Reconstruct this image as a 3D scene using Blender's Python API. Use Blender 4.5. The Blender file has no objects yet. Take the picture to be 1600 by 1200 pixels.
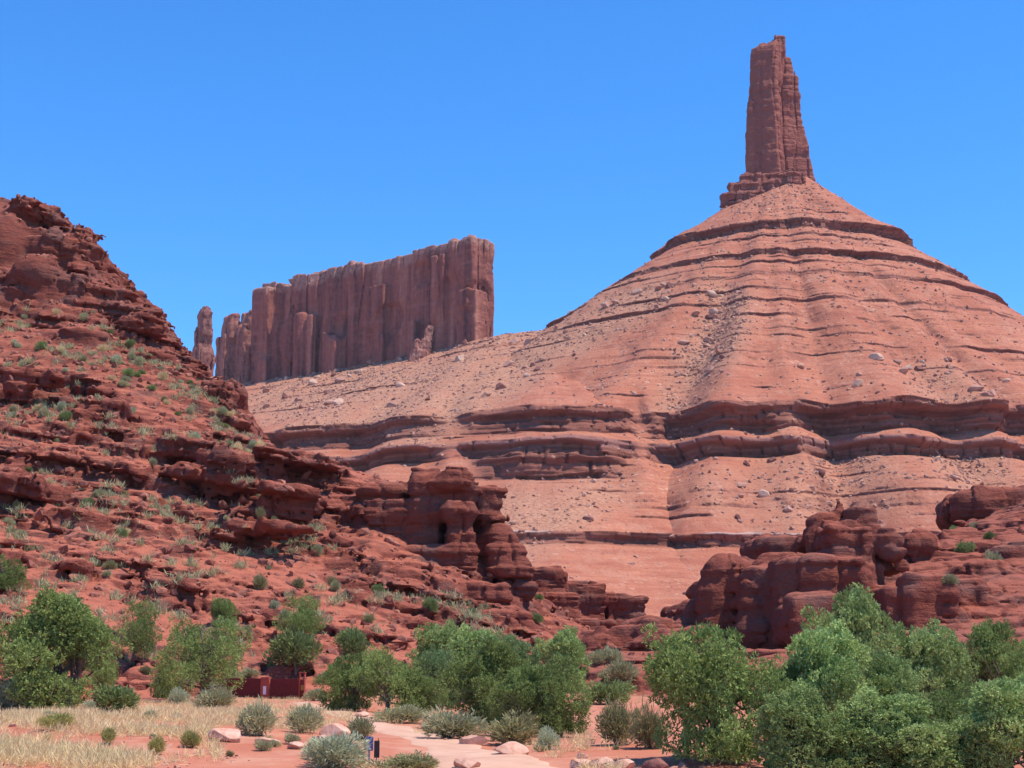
import bpy, bmesh, math, random
import numpy as np
from mathutils import Vector, Matrix
random.seed(5)
RS = np.random.RandomState(11)
F32 = np.float32
R = math.radians

# ------------------------------------------------------------------ camera, sky, sun
FPX, PITCH, CAMZ = 2200.0, math.atan(450 / 2200.0), 2.0
SC = bpy.context.scene
cam = bpy.data.cameras.new('camera'); camo = bpy.data.objects.new('camera', cam)
SC.collection.objects.link(camo); SC.camera = camo
camo.location = (0, 0, CAMZ); camo.rotation_euler = (math.pi / 2 + PITCH, 0, 0)
cam.sensor_width = 36; cam.lens = 36 * FPX / 1600; cam.clip_end = 20000; cam.clip_start = 0.5

SUN_EL, SUN_H = R(65), Vector((0.94, -0.34, 0)).normalized()
w = bpy.data.worlds.new("World"); SC.world = w; w.use_nodes = True
nt = w.node_tree; bg = nt.nodes['Background']
sky = nt.nodes.new('ShaderNodeTexSky'); sky.sky_type = 'NISHITA'; sky.sun_disc = False
sky.sun_elevation = SUN_EL; sky.sun_rotation = math.atan2(SUN_H.x, SUN_H.y)
sky.altitude = 1500; sky.air_density = 1.0; sky.dust_density = 0.0; sky.ozone_density = 10.0
hsv = nt.nodes.new('ShaderNodeHueSaturation'); hsv.inputs['Saturation'].default_value = 1.17
nt.links.new(sky.outputs[0], hsv.inputs['Color']); nt.links.new(hsv.outputs[0], bg.inputs[0]); bg.inputs[1].default_value = 0.15
sl = bpy.data.lights.new('sun', 'SUN'); so = bpy.data.objects.new('sun', sl); SC.collection.objects.link(so)
sl.energy = 3.2; sl.angle = R(0.5); sl.color = (1, 0.94, 0.82)
sd = Vector((SUN_H.x * math.cos(SUN_EL), SUN_H.y * math.cos(SUN_EL), math.sin(SUN_EL)))
so.rotation_euler = sd.to_track_quat('Z', 'Y').to_euler()
SC.view_settings.view_transform = 'Standard'; SC.view_settings.look = 'None'
SC.view_settings.exposure = 0.9; SC.view_settings.gamma = 1.0
SC.cycles.max_bounces = 6; SC.cycles.diffuse_bounces = 3; SC.cycles.transparent_max_bounces = 8

# ------------------------------------------------------------------ pixel <-> world
CP, SP = math.cos(PITCH), math.sin(PITCH)
def at(u, v, Y):
    cx, cy = (u - 800) / FPX, -(v - 600) / FPX
    d = (cx, CP - cy * SP, SP + cy * CP); k = Y / d[1]
    return Vector((d[0] * k, Y, CAMZ + d[2] * k))
def project(P):
    x, y, z = P[:, 0], P[:, 1], P[:, 2] - CAMZ
    yf = np.maximum(y * CP + z * SP, 0.1); up = -y * SP + z * CP
    return 800 + FPX * x / yf, 600 - FPX * up / yf
def inpoly(u, v, poly):
    res = np.zeros(u.shape, bool); n = len(poly)
    for i in range(n):
        x0, y0 = poly[i]; x1, y1 = poly[(i + 1) % n]
        if y0 == y1: continue
        c = ((y0 > v) != (y1 > v)) & (u < (x1 - x0) * (v - y0) / (y1 - y0) + x0)
        res ^= c
    return res

# ------------------------------------------------------------------ noise
TAB = RS.rand(64 * 64 * 64).astype(F32) * 2 - 1
def vnoise(x, y, z):
    x = np.asarray(x, F32); y = np.asarray(y, F32); z = np.asarray(z, F32)
    x, y, z = np.broadcast_arrays(x, y, z)
    xi, yi, zi = np.floor(x), np.floor(y), np.floor(z)
    fx, fy, fz = x - xi, y - yi, z - zi
    xi = xi.astype(np.int32) & 63; yi = yi.astype(np.int32) & 63; zi = zi.astype(np.int32) & 63
    fx = fx * fx * (3 - 2 * fx); fy = fy * fy * (3 - 2 * fy); fz = fz * fz * (3 - 2 * fz)
    x1 = (xi + 1) & 63; y1 = ((yi + 1) & 63) << 6; z1 = ((zi + 1) & 63) << 12; yi = yi << 6; zi = zi << 12
    g = lambda a, b, c: TAB[a + b + c]
    a = g(xi, yi, zi); a += (g(x1, yi, zi) - a) * fx
    b = g(xi, y1, zi); b += (g(x1, y1, zi) - b) * fx
    a += (b - a) * fy
    c = g(xi, yi, z1); c += (g(x1, yi, z1) - c) * fx
    d = g(xi, y1, z1); d += (g(x1, y1, z1) - d) * fx
    c += (d - c) * fy
    return a + (c - a) * fz
def fbm(x, y, z, o=4, g=0.5):
    s = 0; a = 1.0; t = 0
    for i in range(o):
        s = s + a * vnoise(x + 17.3 * i, y + 5.1 * i, z + 9.7 * i); t += a
        a *= g; x = x * 2.03; y = y * 2.03; z = z * 2.03
    return s / t
def billow(x, y, z, o=3):
    s = 0; a = 1.0; t = 0
    for i in range(o):
        s = s + a * np.abs(vnoise(x + 7.3 * i, y + 3.1 * i, z + 1.7 * i)); t += a
        a *= 0.5; x = x * 2.1; y = y * 2.1; z = z * 2.1
    return 2 * s / t
def cells(x, y, z=None):
    """distance to the nearest cell border (F2-F1) and a random value per cell, 2D or layered 3D"""
    xi, yi = np.floor(x), np.floor(y)
    f1 = np.full(x.shape, 9., F32); f2 = f1.copy(); cid = np.zeros(x.shape, F32)
    zi = 0 if z is None else np.floor(z).astype(np.int32)
    for a in (-1, 0, 1):
        for b in (-1, 0, 1):
            ci, cj = (xi + a), (yi + b)
            h = ((ci.astype(np.int32) * 73 + cj.astype(np.int32) * 911 + zi * 5237) & 262143)
            px = ci + 0.5 + 0.45 * TAB[h]; py = cj + 0.5 + 0.45 * TAB[(h * 7 + 13) & 262143]
            d = np.sqrt((px - x) ** 2 + (py - y) ** 2)
            n = d < f1
            f2 = np.where(n, f1, np.minimum(f2, d)); cid = np.where(n, TAB[(h * 3 + 101) & 262143], cid)
            f1 = np.where(n, d, f1)
    return f2 - f1, cid
def sstep(a, b, x):
    t = np.clip((x - a) / (b - a), 0, 1); return t * t * (3 - 2 * t)

# ------------------------------------------------------------------ meshes and objects
def mesh_np(name, V, faces, smooth=True, attrs=None):
    """faces: (n,4) or (n,3) int array"""
    me = bpy.data.meshes.new(name)
    V = np.asarray(V, F32); faces = np.asarray(faces, np.int32); k = faces.shape[1]
    me.vertices.add(len(V)); me.vertices.foreach_set('co', V.ravel())
    me.loops.add(faces.size); me.loops.foreach_set('vertex_index', faces.ravel())
    me.polygons.add(len(faces))
    me.polygons.foreach_set('loop_start', np.arange(len(faces), dtype=np.int32) * k)
    me.polygons.foreach_set('loop_total', np.full(len(faces), k, np.int32))
    me.polygons.foreach_set('use_smooth', np.full(len(faces), smooth, bool))
    for nm, arr in (attrs or {}).items():
        at_ = me.attributes.new(nm, 'FLOAT', 'POINT'); at_.data.foreach_set('value', np.asarray(arr, F32))
    me.update(calc_edges=True)
    return me
def link(o, parent=None):
    SC.collection.objects.link(o)
    if parent is not None: o.parent = parent
    return o
def obj(name, me, mat, parent=None):
    o = bpy.data.objects.new(name, me)
    if mat is not None and not me.materials: me.materials.append(mat)
    return link(o, parent)
def tag(o, label=None, cat=None, group=None, kind=None):
    if label: o['label'] = label
    if cat: o['category'] = cat
    if group: o['group'] = group
    if kind: o['kind'] = kind
    return o
def empty(name, loc, rz=0.0):
    o = bpy.data.objects.new(name, None); o.location = loc; o.rotation_euler = (0, 0, rz); o.empty_display_size = 0.2
    return link(o)
def copy_thing(o):
    c = o.copy(); SC.collection.objects.link(c)
    for ch in [x for x in o.children]:
        d = ch.copy(); SC.collection.objects.link(d); d.parent = c
    return c
def normals(V, Fq):
    a = V[Fq[:, 2]] - V[Fq[:, 0]]; b = V[Fq[:, -1]] - V[Fq[:, 1]]
    n = np.cross(a, b); N = np.zeros_like(V)
    for k in range(Fq.shape[1]):
        for c in range(3): N[:, c] += np.bincount(Fq[:, k], n[:, c], len(V))
    return N / np.maximum(np.linalg.norm(N, axis=1, keepdims=True), 1e-9)
def grid_faces(nr, nc):
    i = np.arange(nr - 1)[:, None] * nc + np.arange(nc - 1)[None]
    return np.stack([i, i + 1, i + nc + 1, i + nc], -1).reshape(-1, 4)

# ------------------------------------------------------------------ materials
def newmat(name, rough=0.9):
    m = bpy.data.materials.new(name); m.use_nodes = True
    b = m.node_tree.nodes['Principled BSDF']; b.inputs['Roughness'].default_value = rough
    b.inputs['Specular IOR Level'].default_value = 0.15
    return m, m.node_tree, b
class NB:
    def __init__(s, t): s.t = t
    def n(s, typ, **kw):
        x = s.t.nodes.new('ShaderNode' + typ)
        for k, v in kw.items(): setattr(x, k, v)
        return x
    def l(s, a, b): s.t.links.new(a, b)
    def pos(s, scale=(1, 1, 1)):
        g = s.n('NewGeometry'); m = s.n('Mapping'); m.inputs['Scale'].default_value = scale
        s.l(g.outputs['Position'], m.inputs['Vector']); return m.outputs[0]
    def noise(s, vec, scale, det=4, rough=0.6, out='Fac'):
        x = s.n('TexNoise'); x.inputs['Scale'].default_value = scale; x.inputs['Detail'].default_value = det
        x.inputs['Roughness'].default_value = rough; s.l(vec, x.inputs['Vector']); return x.outputs[out]
    def ramp(s, fac, stops):
        x = s.n('ValToRGB'); e = x.color_ramp.elements
        while len(e) < len(stops): e.new(0.5)
        for a, (p, c) in zip(e, stops): a.position = p; a.color = (*c, 1) if len(c) == 3 else c
        s.l(fac, x.inputs[0]); return x.outputs[0]
    def mix(s, f, a, b, mode='MIX'):
        x = s.n('Mix', data_type='RGBA', blend_type=mode)
        for v, i in ((f, 0), (a, 6), (b, 7)):
            if isinstance(v, (int, float)): x.inputs[i].default_value = v
            elif isinstance(v, tuple): x.inputs[i].default_value = (*v, 1)
            else: s.l(v, x.inputs[i])
        return x.outputs[2]
    def math(s, op, a, b=0.0, c=None):
        x = s.n('Math', operation=op)
        for i, v in enumerate((a, b) if c is None else (a, b, c)):
            if isinstance(v, (int, float)): x.inputs[i].default_value = v
            else: s.l(v, x.inputs[i])
        return x.outputs[0]
    def attr(s, nm):
        a = s.n('Attribute'); a.attribute_name = nm; return a.outputs['Fac']
    def mapr(s, f, a, b, c=0.0, d=1.0):
        x = s.n('MapRange'); s.l(f, x.inputs[0])
        for i, v in enumerate((a, b, c, d)): x.inputs[i + 1].default_value = v
        return x.outputs[0]
    def bump(s, h, bsdf, strength=0.5, dist=0.2):
        x = s.n('Bump'); x.inputs['Strength'].default_value = strength; x.inputs['Distance'].default_value = dist
        s.l(h, x.inputs['Height']); s.l(x.outputs[0], bsdf.inputs['Normal'])
    def nz(s):
        g = s.n('NewGeometry'); sp = s.n('SeparateXYZ'); s.l(g.outputs['Normal'], sp.inputs[0]); return sp.outputs[2]

def rock_mat(name, dark, mid, light, soil, sz, strata, bump=0.6, soilnz=(0.72, 0.95), pale=None, varnish=None):
    """layered sandstone: sz = metres of the finest bedding, soil gathers on flat tops where the soil attribute allows"""
    m, t, b = newmat(name); k = NB(t)
    p = k.pos(); ps = k.pos((0.12 / sz, 0.12 / sz, 1.0 / sz))
    n1 = k.noise(p, 0.10 / sz, 5); n2 = k.noise(ps, 1.0, 4, 0.65); n3 = k.noise(p, 0.9 / sz, 5, 0.7)
    mixn = k.math('MULTIPLY_ADD', n2, strata, k.math('MULTIPLY', n1, 1 - strata))
    mixn = k.math('MULTIPLY_ADD', k.math('SUBTRACT', n3, 0.5), 0.35, mixn)
    col = k.ramp(mixn, [(0.30, dark), (0.48, mid), (0.62, mid), (0.78, light)])
    if pale is not None:
        pn = k.mapr(k.noise(k.pos((1.0, 1.0, 0.08)), 0.05 / sz, 3), 0.60, 0.70)
        col = k.mix(k.math('MULTIPLY', pn, 0.6), col, pale)
    if varnish is not None:
        vn = k.mapr(k.noise(k.pos((1, 1, 1.6)), 0.16 / sz, 4), 0.50, 0.66)
        col = k.mix(k.math('MULTIPLY', vn, 0.75), col, varnish)
        col = k.mix(k.math('MULTIPLY', k.mapr(k.noise(k.pos((1, 1, 2)), 0.23 / sz, 3), 0.56, 0.7), 0.6), col, (0.25, 0.062, 0.034))
    sn = k.noise(p, 0.55 / sz, 4)
    soilc = k.mix(sn, soil, tuple(min(1, c * 1.25) for c in soil))
    s = k.mapr(k.math('ADD', k.nz(), k.math('MULTIPLY', k.math('SUBTRACT', sn, 0.5), 0.5)), *soilnz)
    s = k.math('MULTIPLY', s, k.attr('soil'))
    col = k.mix(s, col, soilc)
    k.l(col, b.inputs['Base Color'])
    h = k.math('MULTIPLY_ADD', n3, 0.7, k.math('MULTIPLY', n2, 0.9))
    h = k.math('MULTIPLY_ADD', k.noise(p, 3.5 / sz, 3), 0.25, h)
    for sc_, wt in ((0.75, .55), (2.0, .35)):
        vo = k.n('TexVoronoi'); vo.inputs['Scale'].default_value = sc_ / sz; k.l(k.pos((1, 1, 2.4)), vo.inputs['Vector'])
        sp = k.n('SeparateColor'); k.l(vo.outputs['Color'], sp.inputs[0]); h = k.math('MULTIPLY_ADD', sp.outputs[0], wt, h)
    k.bump(h, b, bump, sz * 0.5)
    return m

M = {}
M['near_rock'] = rock_mat('near_rock', (0.085, 0.023, 0.017), (0.205, 0.055, 0.036), (0.33, 0.105, 0.07), (0.36, 0.108, 0.064), 1.0, 0.5, 1.0, (0.70, 0.95), varnish=(0.165, 0.075, 0.060))
M['far_rock'] = rock_mat('far_rock', (0.12, 0.038, 0.030), (0.29, 0.092, 0.064), (0.50, 0.22, 0.155), (0.42, 0.19, 0.13), 5.0, 0.25, 0.9, pale=(0.52, 0.36, 0.29))

def talus_mat():
    m, t, b = newmat('talus'); k = NB(t)
    p = k.pos(); ps = k.pos((0.03, 0.03, 0.55))
    n1 = k.noise(p, 0.02, 5); n2 = k.noise(ps, 1.0, 4, 0.6); n3 = k.noise(p, 0.5, 5, 0.7)
    soil = k.ramp(n1, [(0.3, (0.40, 0.130, 0.072)), (0.5, (0.46, 0.167, 0.094)), (0.7, (0.50, 0.20, 0.118))])
    soil = k.mix(k.math('MULTIPLY', k.mapr(n2, 0.38, 0.66), .8), soil, (0.33, 0.10, 0.06))
    soil = k.mix(k.math('MULTIPLY', k.mapr(k.noise(k.pos((1, 1, .15)), 0.09, 4), .5, .72), .6), soil, (0.47, 0.22, 0.145))
    soil = k.mix(k.math('MULTIPLY', k.mapr(n3, .5, .75), .5), soil, (0.27, 0.09, 0.06))
    rub = k.ramp(n3, [(0.3, (0.25, 0.10, 0.060)), (0.5, (0.42, 0.195, 0.118)), (0.72, (0.52, 0.285, 0.185))])
    col = k.mix(k.attr('rubble'), soil, rub)
    for sc_, lo_, hi_, cc in ((0.42, .86, .90, (0.51, 0.25, 0.165)), (0.6, .86, .90, (0.16, 0.06, 0.04)), (0.25, .95, .97, (0.53, 0.29, 0.205))):
        vo = k.n('TexVoronoi'); vo.inputs['Scale'].default_value = sc_; k.l(p, vo.inputs['Vector'])
        sp = k.n('SeparateColor'); k.l(vo.outputs['Color'], sp.inputs[0])
        f_ = k.math('MULTIPLY', k.mapr(sp.outputs[0], lo_, hi_), k.mapr(vo.outputs['Distance'], .5, .35))
        col = k.mix(k.math('MULTIPLY', k.math('MULTIPLY', f_, .7), k.mapr(n1, .38, .62, .25, 1.0)), col, cc)
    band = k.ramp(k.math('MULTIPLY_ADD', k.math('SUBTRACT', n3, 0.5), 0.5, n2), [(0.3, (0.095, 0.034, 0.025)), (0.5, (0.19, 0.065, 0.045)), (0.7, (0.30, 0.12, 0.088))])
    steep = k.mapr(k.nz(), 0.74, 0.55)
    col = k.mix(k.math('MULTIPLY', k.math('MAXIMUM', steep, k.attr('dark')), 0.88), col, band)  # red-brown band rock, with the shade of upright faces painted into its colour
    col = k.mix(k.attr('cap'), col, k.mix(n3, (0.20, 0.08, 0.065), (0.36, 0.165, 0.13)))
    col = k.mix(k.attr('white'), col, (0.62, 0.48, 0.42))
    k.l(col, b.inputs['Base Color'])
    h = k.math('MULTIPLY_ADD', n3, 0.8, k.math('MULTIPLY', n2, 0.5))
    h = k.math('MULTIPLY_ADD', k.noise(p, 1.3, 3), 0.4, h)
    k.bump(h, b, 0.8, 1.4)
    return m
M['talus'] = talus_mat()

def ground_mat():
    m, t, b = newmat('red_soil'); k = NB(t); p = k.pos()
    n1 = k.noise(p, 0.12, 5); n2 = k.noise(p, 2.2, 5, 0.7); n3 = k.noise(p, 0.5, 3)
    col = k.ramp(n1, [(0.3, (0.40, 0.125, 0.070)), (0.55, (0.47, 0.17, 0.10)), (0.75, (0.52, 0.23, 0.145))])
    col = k.mix(k.math('MULTIPLY', k.mapr(n2, 0.52, 0.7), 0.45), col, (0.34, 0.10, 0.06))
    col = k.mix(k.math('MULTIPLY', k.mapr(n3, 0.5, 0.7), 0.4), col, (0.60, 0.36, 0.24))
    k.l(col, b.inputs['Base Color']); k.bump(n2, b, 0.7, 0.10)
    return m
M['soil'] = ground_mat()
def simple_mat(name, c0, c1, scale=4.0, bump=0.3, dist=0.03, rough=0.85, obj_coord=True):
    m, t, b = newmat(name, rough); k = NB(t)
    if obj_coord:
        v = k.n('TexCoord').outputs['Object']
    else: v = k.pos()
    n = k.noise(v, scale, 5, 0.65); col = k.ramp(n, [(0.3, c0), (0.7, c1)])
    k.l(col, b.inputs['Base Color']); k.bump(n, b, bump, dist)
    return m
M['path'] = simple_mat('path_sand', (0.50, 0.265, 0.17), (0.61, 0.365, 0.255), 0.9, 0.6, 0.05, obj_coord=False)
M['boulder'] = simple_mat('boulder', (0.30, 0.135, 0.095), (0.50, 0.27, 0.20), 0.5, 0.6, 0.3)
M['boulder_pale'] = simple_mat('boulder_pale', (0.42, 0.235, 0.165), (0.57, 0.36, 0.265), 0.5, 0.6, 0.3)
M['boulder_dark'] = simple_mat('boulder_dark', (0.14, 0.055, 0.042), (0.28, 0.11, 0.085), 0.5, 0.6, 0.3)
M['slab'] = simple_mat('foreground_slab', (0.46, 0.20, 0.13), (0.68, 0.42, 0.31), 2.0, 0.5, 0.08)
M['bark'] = simple_mat('bark', (0.09, 0.06, 0.045), (0.22, 0.17, 0.14), 9.0, 0.8, 0.04)
def leaf_mat(name, a, bcol, trans=0.28):
    m, t, b = newmat(name, 0.7); k = NB(t)
    col = k.mix(k.attr('tone'), a, bcol)
    oi = k.n('ObjectInfo'); hs = k.n('HueSaturation')
    k.l(k.mapr(oi.outputs['Random'], 0, 1, 0.85, 1.18), hs.inputs['Value']); k.l(col, hs.inputs['Color'])
    k.l(hs.outputs[0], b.inputs['Base Color'])
    tr = k.n('BsdfTranslucent'); k.l(hs.outputs[0], tr.inputs[0])
    mx = k.n('MixShader'); mx.inputs[0].default_value = trans
    k.l(b.outputs[0], mx.inputs[1]); k.l(tr.outputs[0], mx.inputs[2])
    k.l(mx.outputs[0], t.nodes['Material Output'].inputs[0])
    return m
M['juniper'] = leaf_mat('juniper_leaf', (0.095, 0.135, 0.036), (0.33, 0.4, 0.12))
M['juniper_blue'] = leaf_mat('juniper_blue_leaf', (0.08, 0.125, 0.045), (0.26, 0.345, 0.13))
M['cotton'] = leaf_mat('pale_leaf', (0.14, 0.205, 0.058), (0.42, 0.51, 0.18))
M['sage'] = leaf_mat('sage_leaf', (0.27, 0.255, 0.125), (0.52, 0.475, 0.27))
M['bluesage'] = leaf_mat('blue_sage_leaf', (0.31, 0.325, 0.185), (0.58, 0.58, 0.37))
M['olive'] = leaf_mat('olive_leaf', (0.19, 0.17, 0.075), (0.36, 0.32, 0.15))
M['green'] = leaf_mat('green_leaf', (0.15, 0.185, 0.06), (0.29, 0.34, 0.12))
M['yellow'] = leaf_mat('yellow_leaf', (0.27, 0.24, 0.07), (0.50, 0.45, 0.16))
M['straw'] = leaf_mat('straw', (0.54, 0.39, 0.185), (0.83, 0.65, 0.36))

# ------------------------------------------------------------------ implicit rock -> mesh (surface nets)
def surface_nets(Fd, org, vox):
    S = Fd > 0
    nx, ny, nz = Fd.shape
    c = np.zeros((nx - 1, ny - 1, nz - 1), np.int8)
    for a in (0, 1):
        for b in (0, 1):
            for d in (0, 1):
                c += S[a:nx - 1 + a, b:ny - 1 + b, d:nz - 1 + d]
    act = np.argwhere((c > 0) & (c < 8)); del c
    idx = np.full((nx - 1, ny - 1, nz - 1), -1, np.int32)
    idx[act[:, 0], act[:, 1], act[:, 2]] = np.arange(len(act))
    acc = np.zeros((len(act), 3), F32); cnt = np.zeros(len(act), F32)
    cor = [(a, b, d) for a in (0, 1) for b in (0, 1) for d in (0, 1)]
    vals = {q: Fd[act[:, 0] + q[0], act[:, 1] + q[1], act[:, 2] + q[2]] for q in cor}
    for q in cor:
        for ax in range(3):
            if q[ax]: continue
            r = list(q); r[ax] = 1; r = tuple(r)
            va, vb = vals[q], vals[r]; m = (va > 0) != (vb > 0)
            t = np.where(m, va / np.where(m, va - vb, 1), 0)
            for k in range(3):
                acc[:, k] += np.where(m, q[k] + (t if k == ax else 0), 0)
            cnt += m
    V = (act + acc / cnt[:, None]) * vox + np.array(org, F32)
    quads = []
    for ax in range(3):
        o1, o2 = (ax + 1) % 3, (ax + 2) % 3
        sl0 = [slice(None)] * 3; sl1 = [slice(None)] * 3
        sl0[ax] = slice(0, -1); sl1[ax] = slice(1, None)
        A, B = S[tuple(sl0)], S[tuple(sl1)]
        e = np.argwhere(A != B)
        ok = (e[:, o1] > 0) & (e[:, o2] > 0) & (e[:, o1] < Fd.shape[o1] - 1) & (e[:, o2] < Fd.shape[o2] - 1)
        e = e[ok]; ina = A[e[:, 0], e[:, 1], e[:, 2]]
        def cell(d1, d2):
            q = e.copy(); q[:, o1] += d1; q[:, o2] += d2
            return idx[q[:, 0], q[:, 1], q[:, 2]]
        Q = np.stack([cell(-1, -1), cell(0, -1), cell(0, 0), cell(-1, 0)], 1)
        Q[~ina] = Q[~ina][:, ::-1]
        quads.append(Q)
    return V.astype(F32), np.concatenate(quads)
def drop_islands(V, Fq, share=0.02):
    l = np.arange(len(V)); a = Fq.ravel(); b = np.roll(Fq, -1, 1).ravel()
    for _ in range(200):
        m = np.minimum(l[a], l[b]); n = l.copy()
        np.minimum.at(n, a, m); np.minimum.at(n, b, m); n = n[n]
        if (n == l).all(): break
        l = n
    u, inv, c = np.unique(l, return_inverse=True, return_counts=True)
    keep = c[inv] > share * len(V)
    Fq = Fq[keep[Fq].all(1)]; idx = np.cumsum(keep) - 1
    return V[keep], idx[Fq].astype(np.int32)
def implicit(lo, hi, vox, base, detail, band):
    n = [int((h - l) / vox) + 2 for l, h in zip(lo, hi)]
    ax = [(l + np.arange(k) * vox).astype(F32) for l, k in zip(lo, n)]
    Fd = base(ax[0][:, None, None], ax[1][None, :, None], ax[2][None, None, :]).astype(F32)
    Fd = np.array(np.broadcast_to(Fd, n), dtype=F32, order="C")
    near = np.flatnonzero(np.abs(Fd.ravel()) < band); flat = Fd.reshape(-1)
    for i in range(0, len(near), 800000):
        q = near[i:i + 800000]
        a, r = np.divmod(q, n[1] * n[2]); b, c = np.divmod(r, n[2])
        flat[q] += detail(ax[0][a], ax[1][b], ax[2][c])
    return drop_islands(*surface_nets(Fd, lo, vox))
def smax(a, b, k):
    h = np.clip(0.5 + 0.5 * (a - b) / k, 0, 1)
    return b + (a - b) * h + k * h * (1 - h)
def box_field(c, h, yaw=0, r=0.5, top=1.0, lean=(0, 0)):
    """rounded box; positive inside; top = width factor at the top; lean = x, y shift from bottom to top"""
    cs, sn = math.cos(yaw), math.sin(yaw)
    def f(x, y, z):
        t = np.clip((z - c[2]) / (2 * h[2]) + 0.5, 0, 1)
        X = x - c[0] - lean[0] * (t - 0.5); Y = y - c[1] - lean[1] * (t - 0.5)
        a = X * cs + Y * sn; b = -X * sn + Y * cs
        s = 1 + (top - 1) * t
        qx = np.abs(a) - h[0] * s + r; qy = np.abs(b) - h[1] * s + r; qz = np.abs(z - c[2]) - h[2] + r
        o = np.sqrt(np.maximum(qx, 0) ** 2 + np.maximum(qy, 0) ** 2 + np.maximum(qz, 0) ** 2)
        return r - o - np.minimum(np.maximum(np.maximum(qx, qy), qz), 0)
    return f
def pbox(u0, u1, v0, v1, Y, dep, yaw=0, r=0.8, top=1.0, lean=(0, 0)):
    """box whose front fills a pixel rectangle at distance Y"""
    a = at((u0 + u1) / 2, v0, Y); b = at((u0 + u1) / 2, v1, Y); w = (u1 - u0) / 2 * Y / FPX
    return box_field((a.x, Y + dep / 2, (a.z + b.z) / 2), (w, dep / 2, (a.z - b.z) / 2), R(yaw), r, top, lean)
def union(fs, k):
    def f(x, y, z):
        o = fs[0](x, y, z)
        for g in fs[1:]: o = smax(o, g(x, y, z), k)
        return o
    return f
def ibox(u0, u1, v0, v1, Y0, Y1):
    P = [at(u, v, Y) for u in (u0, u1) for v in (v0, v1) for Y in (Y0, Y1)]
    return [min(p[i] for p in P) for i in range(3)], [max(p[i] for p in P) for i in range(3)]
def bedding(z, x, y, seed, T):
    """1D layer hardness, -1..1, with sharp partings"""
    zz = (z + 0.35 * T * fbm(x / (9 * T), y / (9 * T), z / (9 * T) + seed, 2)) / T
    a = vnoise(zz * 0.45, seed + 0.5 + x * 0.01 / T, 3.3) + 0.55 * vnoise(zz * 1.1, seed + 8.5, y * 0.01 / T) + 0.35 * vnoise(zz * 2.6, seed + 4.5, 1.2)
    return a

def partings(z, x, y, seed, T, jag=0.35):
    """narrow recesses between beds of uneven thickness, broken along their length"""
    zz = z / T + jag * fbm(x / (6 * T), y / (6 * T), z / (8 * T) + seed, 2) + 0.45 * vnoise(0 * z + .5, z / (2.7 * T) + seed, 0 * z + 2.2)
    fr = zz - np.floor(zz); k = np.floor(zz)
    dep = 0.5 + 0.5 * TAB[((k.astype(np.int32) * 617) + seed * 31) & 262143]
    run = sstep(-0.15, 0.3, vnoise(x / (5 * T), y / (5 * T), k * 3.7 + seed))
    step = TAB[((k.astype(np.int32) * 251) + seed * 7) & 262143]
    return dep * run * (1 - sstep(0.04, 0.22, np.minimum(fr, 1 - fr))), step
# ------------------------------------------------------------------ control-point height maps
def height_map(pts, xs, ys, extra=()):
    """linear radial interpolation through 3D points"""
    P = np.array([list(at(*p)) for p in pts] + [list(e) for e in extra])
    XY, Z = P[:, :2], P[:, 2]
    D = np.linalg.norm(XY[:, None] - XY[None], axis=2)
    n = len(P); A = np.zeros((n + 3, n + 3)); A[:n, :n] = D - np.eye(n) * 0.0
    A[:n, n] = 1; A[:n, n + 1:] = XY; A[n, :n] = 1; A[n + 1:, :n] = XY.T
    w = np.linalg.solve(A, np.concatenate([Z, np.zeros(3)]))
    gx, gy = np.meshgrid(xs, ys, indexing='ij')
    H = w[n] + w[n + 1] * gx + w[n + 2] * gy
    for i in range(n): H += w[i] * np.hypot(gx - XY[i, 0], gy - XY[i, 1])
    return H.astype(F32)
def bilinear(H, xs, ys, x, y):
    fx = np.clip((x - xs[0]) / (xs[1] - xs[0]), 0, len(xs) - 1.001); fy = np.clip((y - ys[0]) / (ys[1] - ys[0]), 0, len(ys) - 1.001)
    i, j = fx.astype(int), fy.astype(int); a, b = fx - i, fy - j
    return (H[i, j] * (1 - a) + H[i + 1, j] * a) * (1 - b) + (H[i, j + 1] * (1 - a) + H[i + 1, j + 1] * a) * b

# ------------------------------------------------------------------ ground
def G(x, y):
    x = np.asarray(x, float); y = np.asarray(y, float)
    g = 0.42 * fbm(x / 14, y / 14, 0 * x + 2.5, 3) + 0.11 * fbm(x / 2.5, y / 2.5, 0 * x + 7.5, 3)
    g = g + 0.45 * np.exp(-((x + 6) / 8) ** 2 - ((y - 92) / 14) ** 2) + 0.5 * np.exp(-((x - 4) / 7) ** 2 - ((y - 100) / 16) ** 2)
    g = g + np.maximum(y - 135, 0) * 0.055 * np.clip((1200 - y) / 600, 0, 1)
    g = g + 0.55 * np.exp(-((x + 14) / 7) ** 2 - ((y - 48) / 16) ** 2)
    return g
def build_ground():
    ys = np.concatenate([np.arange(-30, 150, 0.5), np.geomspace(150, 9000, 120)])
    s = np.linspace(-1, 1, 361)
    xs = np.sign(s) * (np.abs(s) * 60 + (np.abs(s) ** 6) * 6000)
    Yg, Xg = np.meshgrid(ys, xs, indexing='ij')
    V = np.stack([Xg, Yg, G(Xg, Yg)], -1).reshape(-1, 3)
    o = obj('ground', mesh_np('ground', V, grid_faces(len(ys), len(xs))), M['soil']); tag(o, kind='structure', label='open red desert soil around the path and shrubs')
build_ground()

# ------------------------------------------------------------------ sheets: the talus cone below the tower and the ridge below the mesa
YT = 1150.0
C0 = at(1213, 292, YT)
COT = 1.24
def z_at_v(v):        # height of the nominal cone front seen at row v
    lo, hi = 0.0, C0.z
    for _ in range(40):
        m = (lo + hi) / 2; rho = 25 + (C0.z - m) * COT
        vv = project(np.array([[C0.x, C0.y - rho, m]]))[1][0]
        if vv > v: lo = m
        else: hi = m
    return lo
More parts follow.
